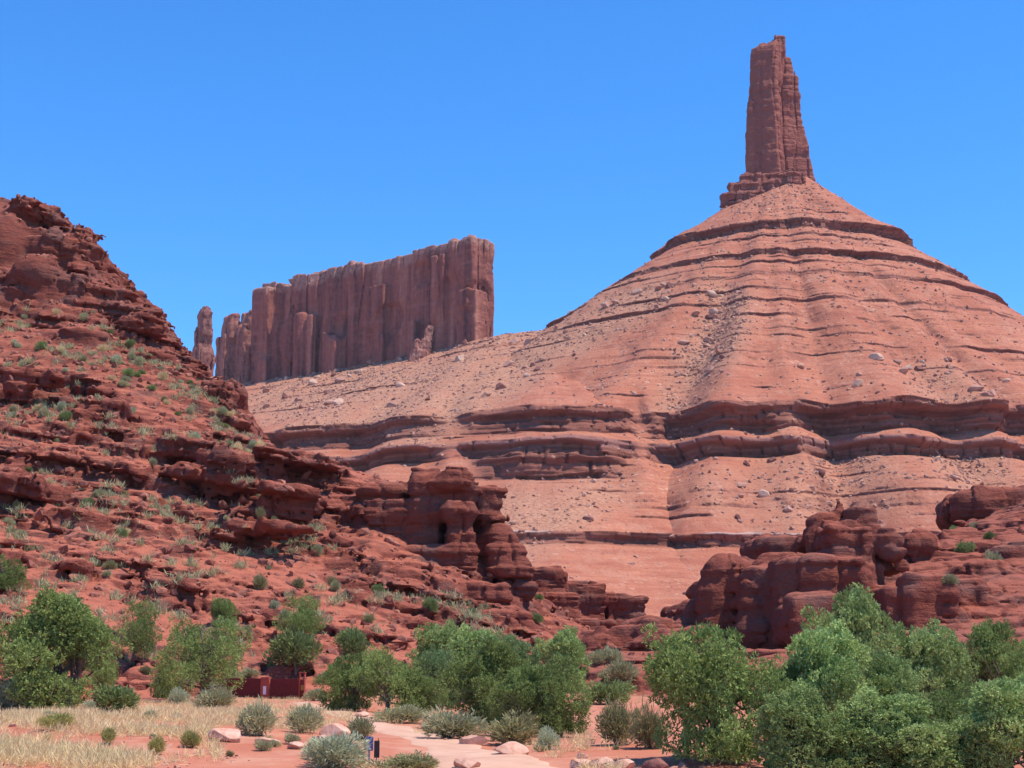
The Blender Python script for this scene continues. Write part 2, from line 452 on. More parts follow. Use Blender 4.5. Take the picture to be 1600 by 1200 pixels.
# (row seen in front, thickness m, overhang, strength noise seed, cap)
BANDS = [(312, 2.5, 0.3, 1, 0), (325, 2.0, 0.3, 2, 0), (344, 8.0, 1.2, 3, 0), (365, 1.8, 0.3, 4, 0), (376, 1.5, .3, 5, 0), (391, 5.0, .8, 6, 0), (408, 1.8, .3, 7, 0),
         (424, 4.0, .8, 8, 0), (447, 2.0, .4, 9, 0), (466, 2.5, .5, 10, 0), (490, 1.8, .5, 11, 0), (512, 1.2, .4, 12, 0), (535, 2.0, .6, 13, 0), (549, 1.2, .4, 14, 0), (575, 1.0, .3, 15, 0), (602, 1.0, .3, 16, 0),
         (634, 17.0, 5.0, 17, 3), (684, 11.0, 5.5, 18, 1), (704, 17.0, 4.0, 19, 5), (770, 1.2, .3, 20, 0), (838, 6.5, 1.5, 21, 2)]
BZ = [(z_at_v(b[0]),) + b[1:] for b in BANDS]
_r = np.random.RandomState(8)
BZ += [(z_at_v(v) + _r.uniform(-1.5, 1.5), _r.uniform(0.7, 1.5), .35, 40 + i, 4) for i, v in enumerate(list(range(300, 470, 9)) + list(range(478, 620, 12)) + list(range(705, 830, 15)) + [665, 671])]
ZS = []
z = C0.z + 4
while z > 6:
    inb = any(zc - th * 1.3 < z < zc + th * 0.25 for zc, th, *_ in BZ)
    ZS.append(z); z -= 0.5 if inb else 1.1
ZS = np.array(ZS, F32)
def rubble_mask(V, u, v):
    wu = u + 28 * fbm(V[:, 0] / 40, V[:, 1] / 40, V[:, 2] / 40, 3); wv = v + 22 * fbm(V[:, 0] / 40 + 9, V[:, 1] / 40, V[:, 2] / 40, 3)
    m = np.zeros(len(V), F32)
    for poly, s in RUBBLE:
        acc = 0
        for a, b in ((0, 0), (22, 0), (-22, 0), (0, 16), (0, -16), (14, 10), (-14, -10), (14, -10), (-14, 10)): acc = acc + inpoly(wu + a, wv + b, poly)
        m = np.maximum(m, s * acc / 9)
    return np.clip(m * (0.95 + 0.8 * fbm(V[:, 0] / 25, V[:, 1] / 25, V[:, 2] / 25, 4)), 0, 1)
def sheet(name, OX, OY, TH, ZTOP, rho_fn, ARC, label):
    """rays (OX,OY) with heading TH; rows of constant height"""
    nr, nc = len(ZS), len(OX)
    Z = np.broadcast_to(ZS[:, None], (nr, nc)).astype(F32)
    Zc = np.minimum(Z, ZTOP[None, :])
    rho = rho_fn(Zc, TH[None, :])
    dx, dy = np.sin(TH)[None], -np.cos(TH)[None]
    X = OX[None] + dx * rho; Y = OY[None] + dy * rho
    cap = np.zeros((nr, nc), F32); white = cap.copy(); dark = cap.copy()
    # strata bands
    off = np.zeros((nr, nc), F32)
    arc = np.broadcast_to(ARC[None] if ARC is not None else 0, (nr, nc)).astype(F32) if ARC is not None else (TH[None] * np.maximum(rho, 30)).astype(F32)
    warp = fbm(X / 60, Y / 60, 0 * X + 40, 2)
    for zc, th, ov, sd_, kind in BZ:
        zone = np.abs(Zc[:, 0] - zc) < th * 3.6 + 3
        if ARC is not None: zone = np.abs(Z[:, 0] - zc) < th * 3.6 + 3
        j = np.flatnonzero(zone)
        if len(j) == 0: continue
        j = slice(j[0], j[-1] + 1); x, y, zq, ar = X[j], Y[j], Zc[j], arc[j]
        st = fbm(x / 80 + sd_ * 3.7, y / 80, 0 * x + sd_, 3)
        if kind == 2: st = np.clip(1.1 + 0.6 * st, 0.7, 1.2)
        elif kind == 5: st = np.exp(-((x - 20) / 46) ** 6) * np.clip(1.0 + .5 * st, .5, 1.2)
        elif kind == 4: st = np.clip(2.6 * fbm(x / 38 + sd_ * 3.7, y / 38, 0 * x + sd_, 3) - 0.34, 0, 1.2)
        elif th >= 7: st = np.clip(1.0 + 0.7 * st, 0.3, 1.3)
        elif th >= 3.5: st = np.clip(0.65 + 1.3 * st, 0, 1.25)
        else: st = np.clip(-0.02 + 2.2 * st, 0, 1.2)
        if th > 7 and zc < 200: st = st * (1 - 0.8 * np.exp(-((x - 76) / 7) ** 2)) * (1 - 0.8 * np.exp(-((x + 36) / 10) ** 2)) * (1 - .5 * np.exp(-((x - 160) / 8) ** 2))
        zz = zq - zc - (0.6 if kind == 4 else 0.9) * warp[j] - 0.10 * th * vnoise(ar / (1.3 * th), 0 * ar + sd_, 0 * ar)
        Hh = th * (1.3 if kind == 4 else 2.2); d = 0.8 * th
        up = d * np.clip(1 - zz / Hh, 0, 1); dn = (d - 1.48 * th) * np.clip(1 - (-zz - th) / Hh, 0, 1)
        inside = d - 1.48 * th * np.clip(-zz / th, 0, 1)
        o = np.where(zz > 0, up, np.where(zz < -th, dn, inside))
        face = sstep(0.1, -0.1 * th - 0.2, zz) * sstep(-th * 1.1, -th * 0.92, zz)
        under = sstep(-0.22 * th, -0.48 * th, zz) * sstep(-th * 1.12, -th * 0.97, zz)
        big = kind == 3
        lay = np.floor(-zz / (th * (0.15 if big else 0.42)) + .3 * vnoise(ar / (3 * th), 0 * ar, 0 * ar + 6))
        wj = vnoise(ar / (2.2 * th), lay * 3.1 + sd_, 0 * ar) * 1.2 + ar / (1.15 * th) + lay * 0.37
        fr = wj - np.floor(wj); cid = TAB[(np.floor(wj).astype(np.int32) * 131 + lay.astype(np.int32) * 977 + sd_ * 37) & 262143]
        crack = 1 - sstep(0.02, 0.09, np.minimum(fr, 1 - fr))
        bed = vnoise(0 * ar + .5, zq / (0.16 * th) + sd_, ar / 90)
        if th > 2.2: o = o + face * (0.10 * th * cid - 0.10 * th * crack + 0.15 * th * bed if big else 0.22 * th * cid - 0.22 * th * crack + 0.10 * th * bed)
        else: o = o + face * 0.45 * cid
        o = o - under * ov * (1.25 + 1.1 * vnoise(ar / (2.5 * th), 0 * ar + 3.3, 0 * ar))
        if th > 7: o = o + face * 0.35 * th * (billow(ar / 26, 0 * ar + sd_, zq / 60, 2) - .4)
        off[j] += st * o
        dark[j] = np.maximum(dark[j], face * np.clip(st, 0, 1) * (1.0 if th > 3 else .45))  # whole cliff face marked for the darker rock and its painted-in overhang shade
        if kind == 1: cap[j] = np.maximum(cap[j], sstep(0.3, -0.6, zz) * sstep(-th * 0.62, -th * 0.5, zz) * np.minimum(st, 1))
        if kind == 2: white[j] = np.maximum(white[j], 0.8 * np.exp(-((zz - 0.1) / 0.3) ** 2) * sstep(-.1, .3, vnoise(ar / 9, 0 * ar, 0 * ar + 2)))
    rill = fbm(arc / 7 + 0.8 * vnoise(arc / 30, Zc / 30, 0 * arc), Zc / 70, 0 * arc + 4, 3)
    rough = 1.3 * fbm(X / 16, Y / 16, Zc / 16, 4) + 0.45 * fbm(X / 3.5, Y / 3.5, Zc / 3.5, 2) + 0.8 * rill * np.clip((C0.z - Zc) / 80, 0, 1)
    fine = 0.16 * vnoise(0 * X + 0.5, X / 150, (Zc + 1.2 * fbm(X / 45, Y / 45, 0 * X, 2)) / 1.6)
    rho2 = rho + off + rough + fine
    fade = np.clip((ZTOP[None, :] - Zc) / 6, 0, 1)
    rho2 = rho + (rho2 - rho) * fade
    X = OX[None] + dx * rho2; Y = OY[None] + dy * rho2
    V = np.stack([X, Y, Zc], -1).reshape(-1, 3)
    Fq = grid_faces(nr, nc)
    dead = (Z > ZTOP[None, :] + 1.3).reshape(-1)
    Fq = Fq[~dead[Fq].all(1)]
    if normals(V, Fq)[:, 2].mean() < 0: Fq = Fq[:, ::-1].copy()
    u, v = project(V)
    rbn = rubble_mask(V, u, v)
    dark = dark.reshape(-1)
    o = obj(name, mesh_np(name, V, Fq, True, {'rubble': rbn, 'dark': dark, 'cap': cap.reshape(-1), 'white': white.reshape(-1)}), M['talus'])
    tag(o, label, kind='structure')
    return V, Fq, normals(V, Fq), rbn
RUBBLE = [([(380, 600), (620, 540), (790, 505), (900, 480), (1000, 430), (1060, 430), (1010, 500), (930, 540), (820, 600), (740, 660), (660, 700), (380, 660)], 1.0),
          ([(1090, 440), (1170, 450), (1160, 520), (1120, 590), (1060, 650), (1020, 640), (1050, 560), (1090, 500)], 0.9),
          ([(1250, 705), (1400, 705), (1440, 790), (1330, 850), (1150, 830), (1050, 760)], 0.55),
          ([(700, 790), (860, 740), (940, 720), (1000, 770), (860, 850), (820, 880)], 0.8),
          ([(1420, 560), (1540, 580), (1560, 650), (1440, 630)], 0.5), ([(1430, 700), (1580, 700), (1600, 800), (1480, 790)], 0.7)]
def cone_rho(Z, TH):
    d = np.degrees(TH); h = (C0.z - Z)
    rho = 25 + 8 * np.sin(TH) + h * (COT - 0.14 * np.sin(TH))
    low = np.maximum(z_at_v(850) - Z, 0); rho = rho + low * 0.9           # flatter apron at the foot
    g = np.clip(h / 250, 0, 1.25) ** 1.3
    bumps = 0
    for c, wd, a in ((-1.5, 3.2, 20), (7.6, 2.4, 17), (14.5, 2.6, 16), (-7.2, 1.6, -15), (3.4, 1.3, -8), (11, 1.3, -9), (-11, 1.8, 13), (-16.5, 2.6, 26), (-22, 2.5, -14), (-28, 3, 16), (21, 3, 14), (29, 4, 16)):
        bumps = bumps + a * np.exp(-((d - c) / wd) ** 2)
    rho = rho + g * (0.68 * bumps * (0.85 + 0.3 * vnoise(d / 6, Z / 50, 0 * d + 8))) + np.clip(h / 60, 0, 1) * 3.5 * fbm(np.sin(TH) * rho / 22, np.cos(TH) * rho / 40, Z / 90, 3)
    rho = rho + 5 * vnoise(d / 14, 0 * Z + 5, 0 * d) * np.clip(h / 40, 0, 1)
    return rho
th = np.unique(np.concatenate([np.arange(-112, -36, 0.3), np.arange(-36, 26, 0.07), np.arange(26, 112, 0.22)]))
TH = np.radians(th).astype(F32); one = np.ones(len(TH), F32)
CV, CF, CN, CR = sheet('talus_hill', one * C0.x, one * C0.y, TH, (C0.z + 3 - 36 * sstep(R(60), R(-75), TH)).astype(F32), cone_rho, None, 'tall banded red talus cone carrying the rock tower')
# ridge sheet
YM = 1140.0
RP = [at(866, 508, 1112), at(845, 516, 1110), at(772, 524, 1115), at(690, 545, 1160), at(600, 562, 1205), at(480, 583, 1260), at(380, 598, 1310), at(250, 625, 1370), at(0, 650, 1450)]
tt = np.concatenate([[0], np.cumsum([(RP[i + 1] - RP[i]).length for i in range(len(RP) - 1)])])
sres = np.arange(0, tt[-1], 0.85)
OX, OY, OZ = (np.interp(sres, tt, [p[i] for p in RP]).astype(F32) for i in range(3))
HD = np.interp(sres, tt, np.radians([-6, -8, -12, -16, -19, -21, -22, -22, -22])).astype(F32)
fan = np.radians(np.arange(42, -6, -0.14)).astype(F32); nf = len(fan)      # the ridge ends in a rounded nose against the cone
OX = np.concatenate([np.full(nf, OX[0]), OX]); OY = np.concatenate([np.full(nf, OY[0]), OY]); OZ = np.concatenate([np.full(nf, OZ[0]), OZ])
HD = np.concatenate([fan, HD]); sres = np.concatenate([-(fan + R(6)) * 320, sres])
ZTOPr = OZ + 1.2 * fbm(sres / 9, 0 * sres, 0 * sres, 3)
ZB1 = BZ[16][0]
def ridge_rho(Z, THh):
    h = np.maximum(ZTOPr[None] - Z, 0)
    hb = np.maximum(ZTOPr[None] - ZB1, 1)
    # the slope flattens out towards the cliff band, steeper below it
    run = np.where(Z > ZB1, 2.25 * h, 2.25 * hb + 1.6 * (ZB1 - Z))
    low = np.maximum(z_at_v(850) - Z, 0)
    g = np.clip(h / 120, 0, 1.2)
    butt = 18 * np.exp(-((sres[None] + 20) / 46) ** 2) - 14 * np.exp(-((sres[None] - 72) / 16) ** 2) + 14 * np.exp(-((sres[None] - 125) / 32) ** 2) - 12 * np.exp(-((sres[None] - 185) / 20) ** 2)
    run = run + butt * np.clip((ZTOPr[None] - Z) / np.maximum(ZTOPr[None] - ZB1, 1), 0, 1.1) ** 1.5
    return run + low * 0.9 + g * (16 * fbm(sres[None] / 55, Z / 200, 0 * Z + 13, 3))
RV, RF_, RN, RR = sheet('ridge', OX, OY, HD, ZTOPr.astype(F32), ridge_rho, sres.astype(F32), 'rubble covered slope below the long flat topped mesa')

# ------------------------------------------------------------------ mesa, tower, spires
def rocky(seed, T, amp_strata, amp_lump, lump, joint, amp_joint, fine=0.12, vert=0.25, crev=0.0, crack=1.2):
    def d(x, y, z):
        o = amp_strata * bedding(z, x, y, seed, T)
        o = o + amp_lump * (billow(x / lump + seed, y / lump, z * vert / lump, 3) - 0.6)
        if amp_joint:
            wx = 0.25 * joint * vnoise(x / joint, y / joint, z / (joint * 3) + seed)
            e, cid = cells((x + wx) / joint + seed, (y - wx) / joint)
            o = o + amp_joint * (0.8 * cid - crack * (1 - sstep(0.0, 0.11, e)))
        if crev:
            c1, s1 = partings(z, x, y, int(seed) % 50 + 3, T * 0.9); c2, s2 = partings(z, x, y, int(seed) % 50 + 9, T * 0.42)
            o = o - crev * (1.0 * c1 + 0.5 * c2 - 0.35 * s1 - 0.2 * s2)
        return o + fine * T * fbm(x / (0.5 * T), y / (0.5 * T), z / (0.5 * T), 2)
    return d
def rock_thing(name, label, cat, parts, base_loc, group=None):
    r = empty(name, base_loc); tag(r, label, cat, group)
    for pn, V, Fq, mat, soil in parts:
        o = obj(pn, mesh_np(pn, V - np.array(base_loc, F32), Fq, True, {'soil': soil}), mat, r)
    return r
def const_soil(V, a): return np.full(len(V), a, F32)

def build_tower():
    Y = YT - 26
    fs = [pbox(1170, 1229, 66, 282, Y, 34, -24, 3.0, 0.74, (3, 0)), pbox(1190, 1226, 64, 130, Y + 5, 24, -24, 2.5, 0.95),
          pbox(1209, 1225, 55, 82, Y + 8, 14, 10, 1.5)]
    lo, hi = ibox(1150, 1250, 45, 300, Y - 8, Y + 48)
    V1, F1 = implicit(lo, hi, 0.62, union(fs, 3), rocky(3, 8, 0.8, 2.0, 22, 15, 1.4, .08, .3, 0.5, .6), 7)
    fs = [pbox(1214, 1264, 196, 298, Y + 9, 34, 14, 2, 0.78, (-5, 0)), pbox(1212, 1250, 116, 240, Y + 11, 28, 14, 1.5, 0.8, (-2, 0)), pbox(1220, 1243, 84, 150, Y + 12, 18, 14, 1.5, 0.6, (-2, 0))]
    lo, hi = ibox(1200, 1285, 70, 300, Y - 8, Y + 50)
    V2, F2 = implicit(lo, hi, 0.62, union(fs, 4), rocky(5, 6, 0.9, 1.3, 12, 10, 1.1, .09, .4, 0.7), 6)
    fs = [pbox(1164, 1266, 268, 318, Y - 8, 50, -10, 2.5), pbox(1148, 1228, 284, 330, Y - 10, 50, -12, 2.0), pbox(1135, 1205, 300, 352, Y - 12, 50, -14, 2.0), pbox(1134, 1170, 318, 350, Y - 6, 40, -10, 1.5), pbox(1225, 1280, 290, 310, Y - 4, 36, 4, 2)]
    lo, hi = ibox(1110, 1300, 255, 375, Y - 22, Y + 56)
    V3, F3 = implicit(lo, hi, 0.6, union(fs, 2), rocky(8, 4.0, 1.3, 2.6, 9, 6, 1.9, .12, 0.8, 1.3), 6)
    rock_thing('rock_tower', 'tall slender sandstone tower standing on top of the banded red cone', 'rock tower',
               [('shaft', V1, F1, M['far_rock'], const_soil(V1, .2)), ('pinnacle', V2, F2, M['far_rock'], const_soil(V2, .2)), ('pedestal', V3, F3, M['far_rock'], const_soil(V3, .3))], tuple(C0))
build_tower()

def build_mesa():
    # the long wall recedes to the left at constant height
    A = at(737, 380, 1130); B = at(405, 452, 1285)
    dirx = Vector((B.x - A.x, B.y - A.y, 0)); L = dirx.length; dirx.normalize(); yaw = math.atan2(dirx.y, dirx.x)
    nrm = Vector((dirx.y, -dirx.x, 0)); nrm = nrm if nrm.y > 0 else -nrm
    ztop = at(740, 366, 1130).z; zbot = at(760, 560, 1130).z - 25
    def seg(s0, s1, off, dep, zt, zb=zbot, r=1.4, top=0.97):
        c = Vector((A.x, A.y, 0)) + dirx * (s0 + s1) / 2 + nrm * (off + dep / 2)
        return box_field((c.x, c.y, (zt + zb) / 2), ((s1 - s0) / 2, dep / 2, (zt - zb) / 2), yaw, r, top)
    fs = [seg(2, 70, 2, 32, ztop), seg(-1, 40, 1, 30, ztop - 1), seg(60, 150, 4, 44, ztop - 1.5), seg(140, 230, 5, 42, ztop + 2.0), seg(215, L, 3, 40, ztop + 1),
          seg(150, 168, -6, 20, ztop - 62), seg(56, 64, -9, 14, ztop - 66), seg(240, 262, -4, 30, ztop - 6), seg(-9, 20, -4, 24, ztop - 46, zbot, 3, .85), seg(96, 118, -3, 20, ztop - 26), seg(182, 204, -4, 20, ztop - 40), seg(28, 44, -3, 20, ztop - 12), seg(266, L + 3, -5, 20, ztop - 34)]
    lo = [min(A.x, B.x) - 22, A.y - 25, zbot]; hi = [A.x + 42, B.y + 50, ztop + 8]
    u1 = union(fs, 1.2)
    def wall(x, y, z):
        w1 = 9 * vnoise(x / 33, y / 33, z / 90); w2 = 4 * vnoise(x / 12, y / 12, z / 50 + 3)
        e1, c1 = cells((x + w1) / 31, (y - w1) / 31); e2, c2 = cells((x + w2) / 10.5 + 7, (y + w2) / 10.5)
        act = sstep(-.1, .35, vnoise(x / 38 + 4, y / 38, z / 45)); top_ = sstep(ztop - 26, ztop - 8, z)
        o = 2.4 * fbm(x / 40, y / 40, z / 80, 3) + 1.3 * c1 + (1.1 * act + .9 * top_) * c2
        o = o - 2.2 * (1 - sstep(0, .07, e1)) * sstep(-.2, .3, vnoise(x / 25, y / 25, z / 60 + 8)) - (1.0 * act + .8 * top_) * (1 - sstep(0, .12, e2))
        o = o - 3.0 * sstep(.3, .6, vnoise(x / 26 + 9, y / 26, z / 34)) + 1.0 * bedding(z, x, y, 23, 9) * (.5 + top_)
        return o + 0.6 * fbm(x / 4, y / 4, z / 6, 3)
    V, Fq = implicit(lo, hi, 0.9, u1, wall, 11)
    capv = sstep(ztop - 13, ztop - 6, V[:, 2] + 5 * fbm(V[:, 0] / 14, V[:, 1] / 14, V[:, 2] / 30, 2))
    rock_thing('sandstone_mesa', 'long flat topped mesa with a shaded purple red cliff face', 'mesa', [('cliff', V, Fq, M['mesa_rock'], capv)], (A.x, A.y, zbot))
    # fallen pillar leaning on the foot of the wall
    for (u0, u1_, v0, v1, Y, ln, nm, lab) in ((655, 676, 506, 562, 1136, (7, 2), 'rock_pillar', 'leaning pillar of rock at the foot of the mesa wall'),):
        f_ = union([pbox(u0, u1_, v0, v1, Y, 10, 10, 2, 0.55, ln), pbox(640, 655, 528, 572, Y - 2, 9, 20, 2, 0.6, (4, 1))], 1.5)
        lo, hi = ibox(u0 - 30, u1_ + 18, v0 - 12, v1 + 12, Y - 6, Y + 18)
        V, Fq = implicit(lo, hi, 0.5, f_, rocky(33, 4, .6, 1.2, 5, 4, .7, .08, .5), 4)
        c = at(665, v1, Y); rock_thing(nm, lab, 'rock pillar', [('body', V, Fq, M['mesa_rock'], const_soil(V, .6))], tuple(c))
    spires = [(292, 333, 476, 600, 1370, 'rock spire with a notched head, standing apart left of the mesa', [(296, 332, 508, 600, .8), (305, 327, 476, 525, .85)]),
              (338, 370, 484, 610, 1325, 'slim rock spire with a square head, second from the left', [(338, 368, 520, 610, .85), (348, 367, 486, 530, .9)]),
              (366, 402, 482, 612, 1312, 'rock spire with a rounded head closest to the mesa end', [(368, 392, 505, 610, .9), (376, 402, 482, 612, .8)])]
    for (u0, u1_, v0, v1, Y, lab, bx) in spires:
        f_ = union([pbox(a, b, c, d + (90 if d > 590 else 0), Y, 26, 30, 2.5, tp) for a, b, c, d, tp in bx], 2)
        lo, hi = ibox(u0 - 14, u1_ + 14, v0 - 10, v1 + 80, Y - 12, Y + 40)
        V, Fq = implicit(lo, hi, 0.7, f_, rocky(u0, 7, 1.0, 2.2, 11, 9, 1.6, .05, .4), 6)
        c = at((u0 + u1_) / 2, v1, Y)
        rock_thing('rock_spire', lab, 'rock spire', [('body', V, Fq, M['mesa_rock'], const_soil(V, .35))], tuple(c), 'free standing spires left of the mesa')
def mesa_mat():
    m, t, b = newmat('mesa_rock'); k = NB(t); p = k.pos()
    pv = k.pos((1, 1, 0.07)); n1 = k.noise(pv, 0.09, 5, 0.6); n2 = k.noise(p, 0.25, 5, 0.7); n3 = k.noise(k.pos((.02, .02, .2)), 1.0, 3)
    col = k.ramp(k.math('MULTIPLY_ADD', k.math('SUBTRACT', n2, 0.5), 0.4, n1), [(0.28, (0.085, 0.033, 0.032)), (0.43, (0.23, 0.075, 0.056)), (0.58, (0.33, 0.112, 0.08)), (0.74, (0.46, 0.20, 0.135))])
    col = k.mix(k.math('MULTIPLY', k.mapr(n3, .55, .7), .35), col, (0.40, 0.16, 0.11))
    col = k.mix(k.math('MULTIPLY', k.attr('soil'), k.mapr(n2, 0.35, 0.7)), col, (0.44, 0.26, 0.20))
    k.l(col, b.inputs['Base Color']); k.bump(n2, b, 0.9, 2.0)
    return m
M['mesa_rock'] = mesa_mat()
build_mesa()

# ------------------------------------------------------------------ left hillside
ROCKP = [([(-60, 270), (60, 300), (120, 345), (170, 370), (240, 450), (335, 560), (395, 655), (370, 650), (300, 590), (210, 545), (130, 500), (95, 430), (50, 340), (-60, 330)], 1.3),
         ([(-60, 330), (30, 330), (100, 480), (110, 520), (-60, 500)], 1.1),
         ([(-60, 560), (60, 575), (165, 600), (195, 640), (165, 685), (100, 655), (-60, 640)], 1.3),
         ([(235, 680), (350, 680), (410, 730), (490, 800), (500, 870), (430, 860), (300, 780)], 1.3),
         ([(390, 685), (535, 705), (535, 760), (400, 740)], 1.3), ([(-60, 700), (150, 735), (235, 800), (150, 840), (-60, 790)], 0.9),
         ([(90, 870), (150, 880), (150, 910), (90, 900)], 1.2), ([(180, 890), (320, 905), (290, 960), (190, 930)], 1.2),
         ([(480, 880), (830, 880), (860, 1010), (690, 1005), (560, 940)], 1.0), ([(330, 905), (500, 930), (480, 960), (330, 940)], .6),
         ([(450, 740), (580, 760), (560, 900), (480, 880)], 1.0), ([(390, 1000), (520, 1010), (500, 1060), (390, 1050)], 1.1)]
def soft_mask(u, v, polys, base=0.0):
    m = np.full(u.shape, base, F32)
    offs = [(0, 0), (14, 0), (-14, 0), (0, 12), (0, -12), (10, 10), (-10, -10)]
    for poly, s in polys:
        acc = 0
        for a, b in offs: acc = acc + inpoly(u + a, v + b, poly)
        m = np.maximum(m, s * acc / len(offs))
    return m
HILL = [(-200, 1090, 85), (0, 1075, 104), (180, 1052, 118), (330, 1050, 124), (480, 1052, 126), (620, 1024, 138), (760, 1020, 150), (900, 1022, 165), (1000, 1035, 175),
        (-250, 900, 125), (-250, 650, 190), (-250, 400, 250), (-200, 230, 300),
        (0, 985, 122), (0, 900, 142), (0, 800, 166), (0, 700, 192), (0, 600, 215), (0, 500, 236), (0, 400, 256), (0, 312, 278),
        (60, 338, 274), (110, 362, 270), (150, 390, 264), (195, 434, 260), (240, 480, 255), (290, 535, 246), (325, 572, 240), (360, 610, 236), (384, 655, 232),
        (150, 950, 138), (150, 850, 160), (150, 750, 182), (150, 650, 205), (150, 550, 226), (150, 450, 246),
        (300, 970, 142), (300, 880, 160), (300, 800, 178), (300, 700, 205), (300, 630, 222),
        (430, 985, 145), (430, 920, 158), (430, 850, 174), (430, 780, 192), (440, 700, 218), (520, 718, 216), (560, 730, 214), (620, 760, 212), (700, 790, 212),
        (540, 970, 152), (540, 900, 168), (540, 820, 186), (660, 990, 156), (660, 930, 170), (700, 895, 182), (760, 980, 166), (800, 905, 186), (800, 860, 205),
        (850, 1000, 185), (860, 950, 205), (960, 1010, 195), (960, 965, 225)]
HEX = []
for (u, v, Y) in ((0, 292, 278), (110, 345, 270), (160, 374, 264), (240, 468, 255), (325, 565, 240), (384, 655, 232), (440, 700, 218), (560, 730, 214), (700, 790, 212), (800, 860, 205), (960, 965, 225), (-200, 230, 300)):
    p = at(u, v, Y); HEX.append((p.x + 8, p.y + 40, p.z - 22 if v < 800 else p.z - 6)); HEX.append((p.x + 20, p.y + 110, max(p.z - 62, 4)))
hx = np.arange(-150, 40, 1.0); hy = np.arange(70, 400, 1.0)
HM = height_map(HILL, hx, hy, HEX)
def hill_base(x, y, z):
    H = bilinear(HM, hx, hy, np.broadcast_to(x, (x.shape[0], y.shape[1], 1))[:, :, 0], np.broadcast_to(y, (x.shape[0], y.shape[1], 1))[:, :, 0])
    return (H[:, :, None] - z) * 0.8
def hill_detail(x, y, z):
    P = np.stack([x, y, z], 1); u, v = project(P)
    m = soft_mask(u, v, ROCKP, 0.0); m = m * np.where((v < 560) & (u < 330), .66, 1.0)
    zt0 = z + 0.3 * x
    patch = np.clip(0.46 + 2.0 * fbm(x / 20, y / 20, zt0 / 9 + 9, 3), 0.10, 1.0)
    m = np.maximum(m, patch * 0.9)
    m = m * (1 - .92 * soft_mask(u, v, [([(-60, 300), (22, 312), (108, 492), (80, 500), (40, 440), (-60, 395)], 1)]))
    zt = z + 0.17 * x - 0.04 * y
    o = m * 1.25 * bedding(zt, x, y, 41, 2.2)
    e, cid = cells(x / 5.2 + 0.3 * vnoise(x / 4, y / 4, z / 4), y / 5.2, zt / 3.0)
    o = o + m * (0.85 * cid - 0.9 * (1 - sstep(0.0, 0.11, e)))
    e2, cid2 = cells(x / 2.3 + 0.25 * vnoise(x / 2, y / 2, z / 2), y / 2.3, zt / 1.25)
    o = o + m * (0.42 * cid2 - 0.45 * (1 - sstep(0.0, 0.12, e2)))
    o = o + m * 0.85 * (billow(x / 9, y / 9, zt / 3.2, 3) - 0.62)
    o = o + m * 0.25 * (billow(x / 2.6 + 5, y / 2.6, zt / 1.3, 2) - 0.62)
    c1, s1 = partings(zt, x, y, 5, 1.7); c2, s2 = partings(zt, x, y, 11, 0.95)
    o = o - m * (1.0 * c1 + 0.55 * c2 - 0.45 * s1 - 0.25 * s2)
    return o + 0.22 * fbm(x / 1.8, y / 1.8, z / 1.8, 2)
def blobs_add(base, fs, k):
    def f(x, y, z):
        o = base(x, y, z)
        for g in fs: o = smax(o, g(x, y, z), k)
        return o
    return f
def ell(u, v, Y, rx, ry, rz):
    c = at(u, v, Y)
    def f(x, y, z):
        q = np.sqrt(((x - c.x) / rx) ** 2 + ((y - c.y) / ry) ** 2 + ((z - c.z) / rz) ** 2)
        return (1 - q) * min(rx, ry, rz)
    return f
KNOBS = [ell(100, 400, 259, 8, 6, 6.0), ell(62, 462, 248, 8, 6, 5.5), ell(150, 474, 247, 7, 5, 4.0), ell(12, 405, 258, 5, 6, 9), ell(205, 500, 243, 6, 5, 3.6), ell(140, 535, 233, 7, 5, 3.2), ell(144, 387, 262, 2.6, 4, 2.0), ell(112, 372, 264, 4, 5, 2.6), ell(350, 618, 232, 4.0, 5, 3.0), ell(150, 645, 206, 4.0, 4, 3.6), ell(180, 650, 205, 1.7, 2.5, 3.6),
         ell(50, 336, 272, 5, 5, 2.0), ell(285, 705, 198, 3, 3, 2.2), ell(345, 745, 188, 7, 4, 2.8), ell(430, 795, 178, 5.5, 4, 2.6), ell(460, 728, 206, 8, 5, 1.8), ell(390, 830, 172, 6, 4, 1.6),
         ell(20, 600, 210, 8, 4, 2), ell(115, 888, 148, 2.3, 2.5, 1.0), ell(255, 925, 148, 4, 3, 1.8), ell(225, 510, 238, 5, 4, 2.6), ell(60, 430, 245, 5, 4, 4), ell(120, 460, 245, 5, 4, 4), ell(20, 760, 172, 5, 4, 2), ell(120, 790, 165, 4.5, 4, 1.8)]
HV, HF = implicit((-135, 84, -3), (30, 330, 108), 0.38, blobs_add(hill_base, KNOBS, 1.2), hill_detail, 5.5)
HN = normals(HV, HF)
hu, hv = project(HV)
hsoil = np.clip(1.15 - 0.55 * soft_mask(hu, hv, ROCKP), 0, 1)
hill = obj('hillside', mesh_np('hillside', HV, HF, True, {'soil': hsoil}), M['near_rock']); tag(hill, 'steep ledgy red rock hillside rising on the left', kind='structure')

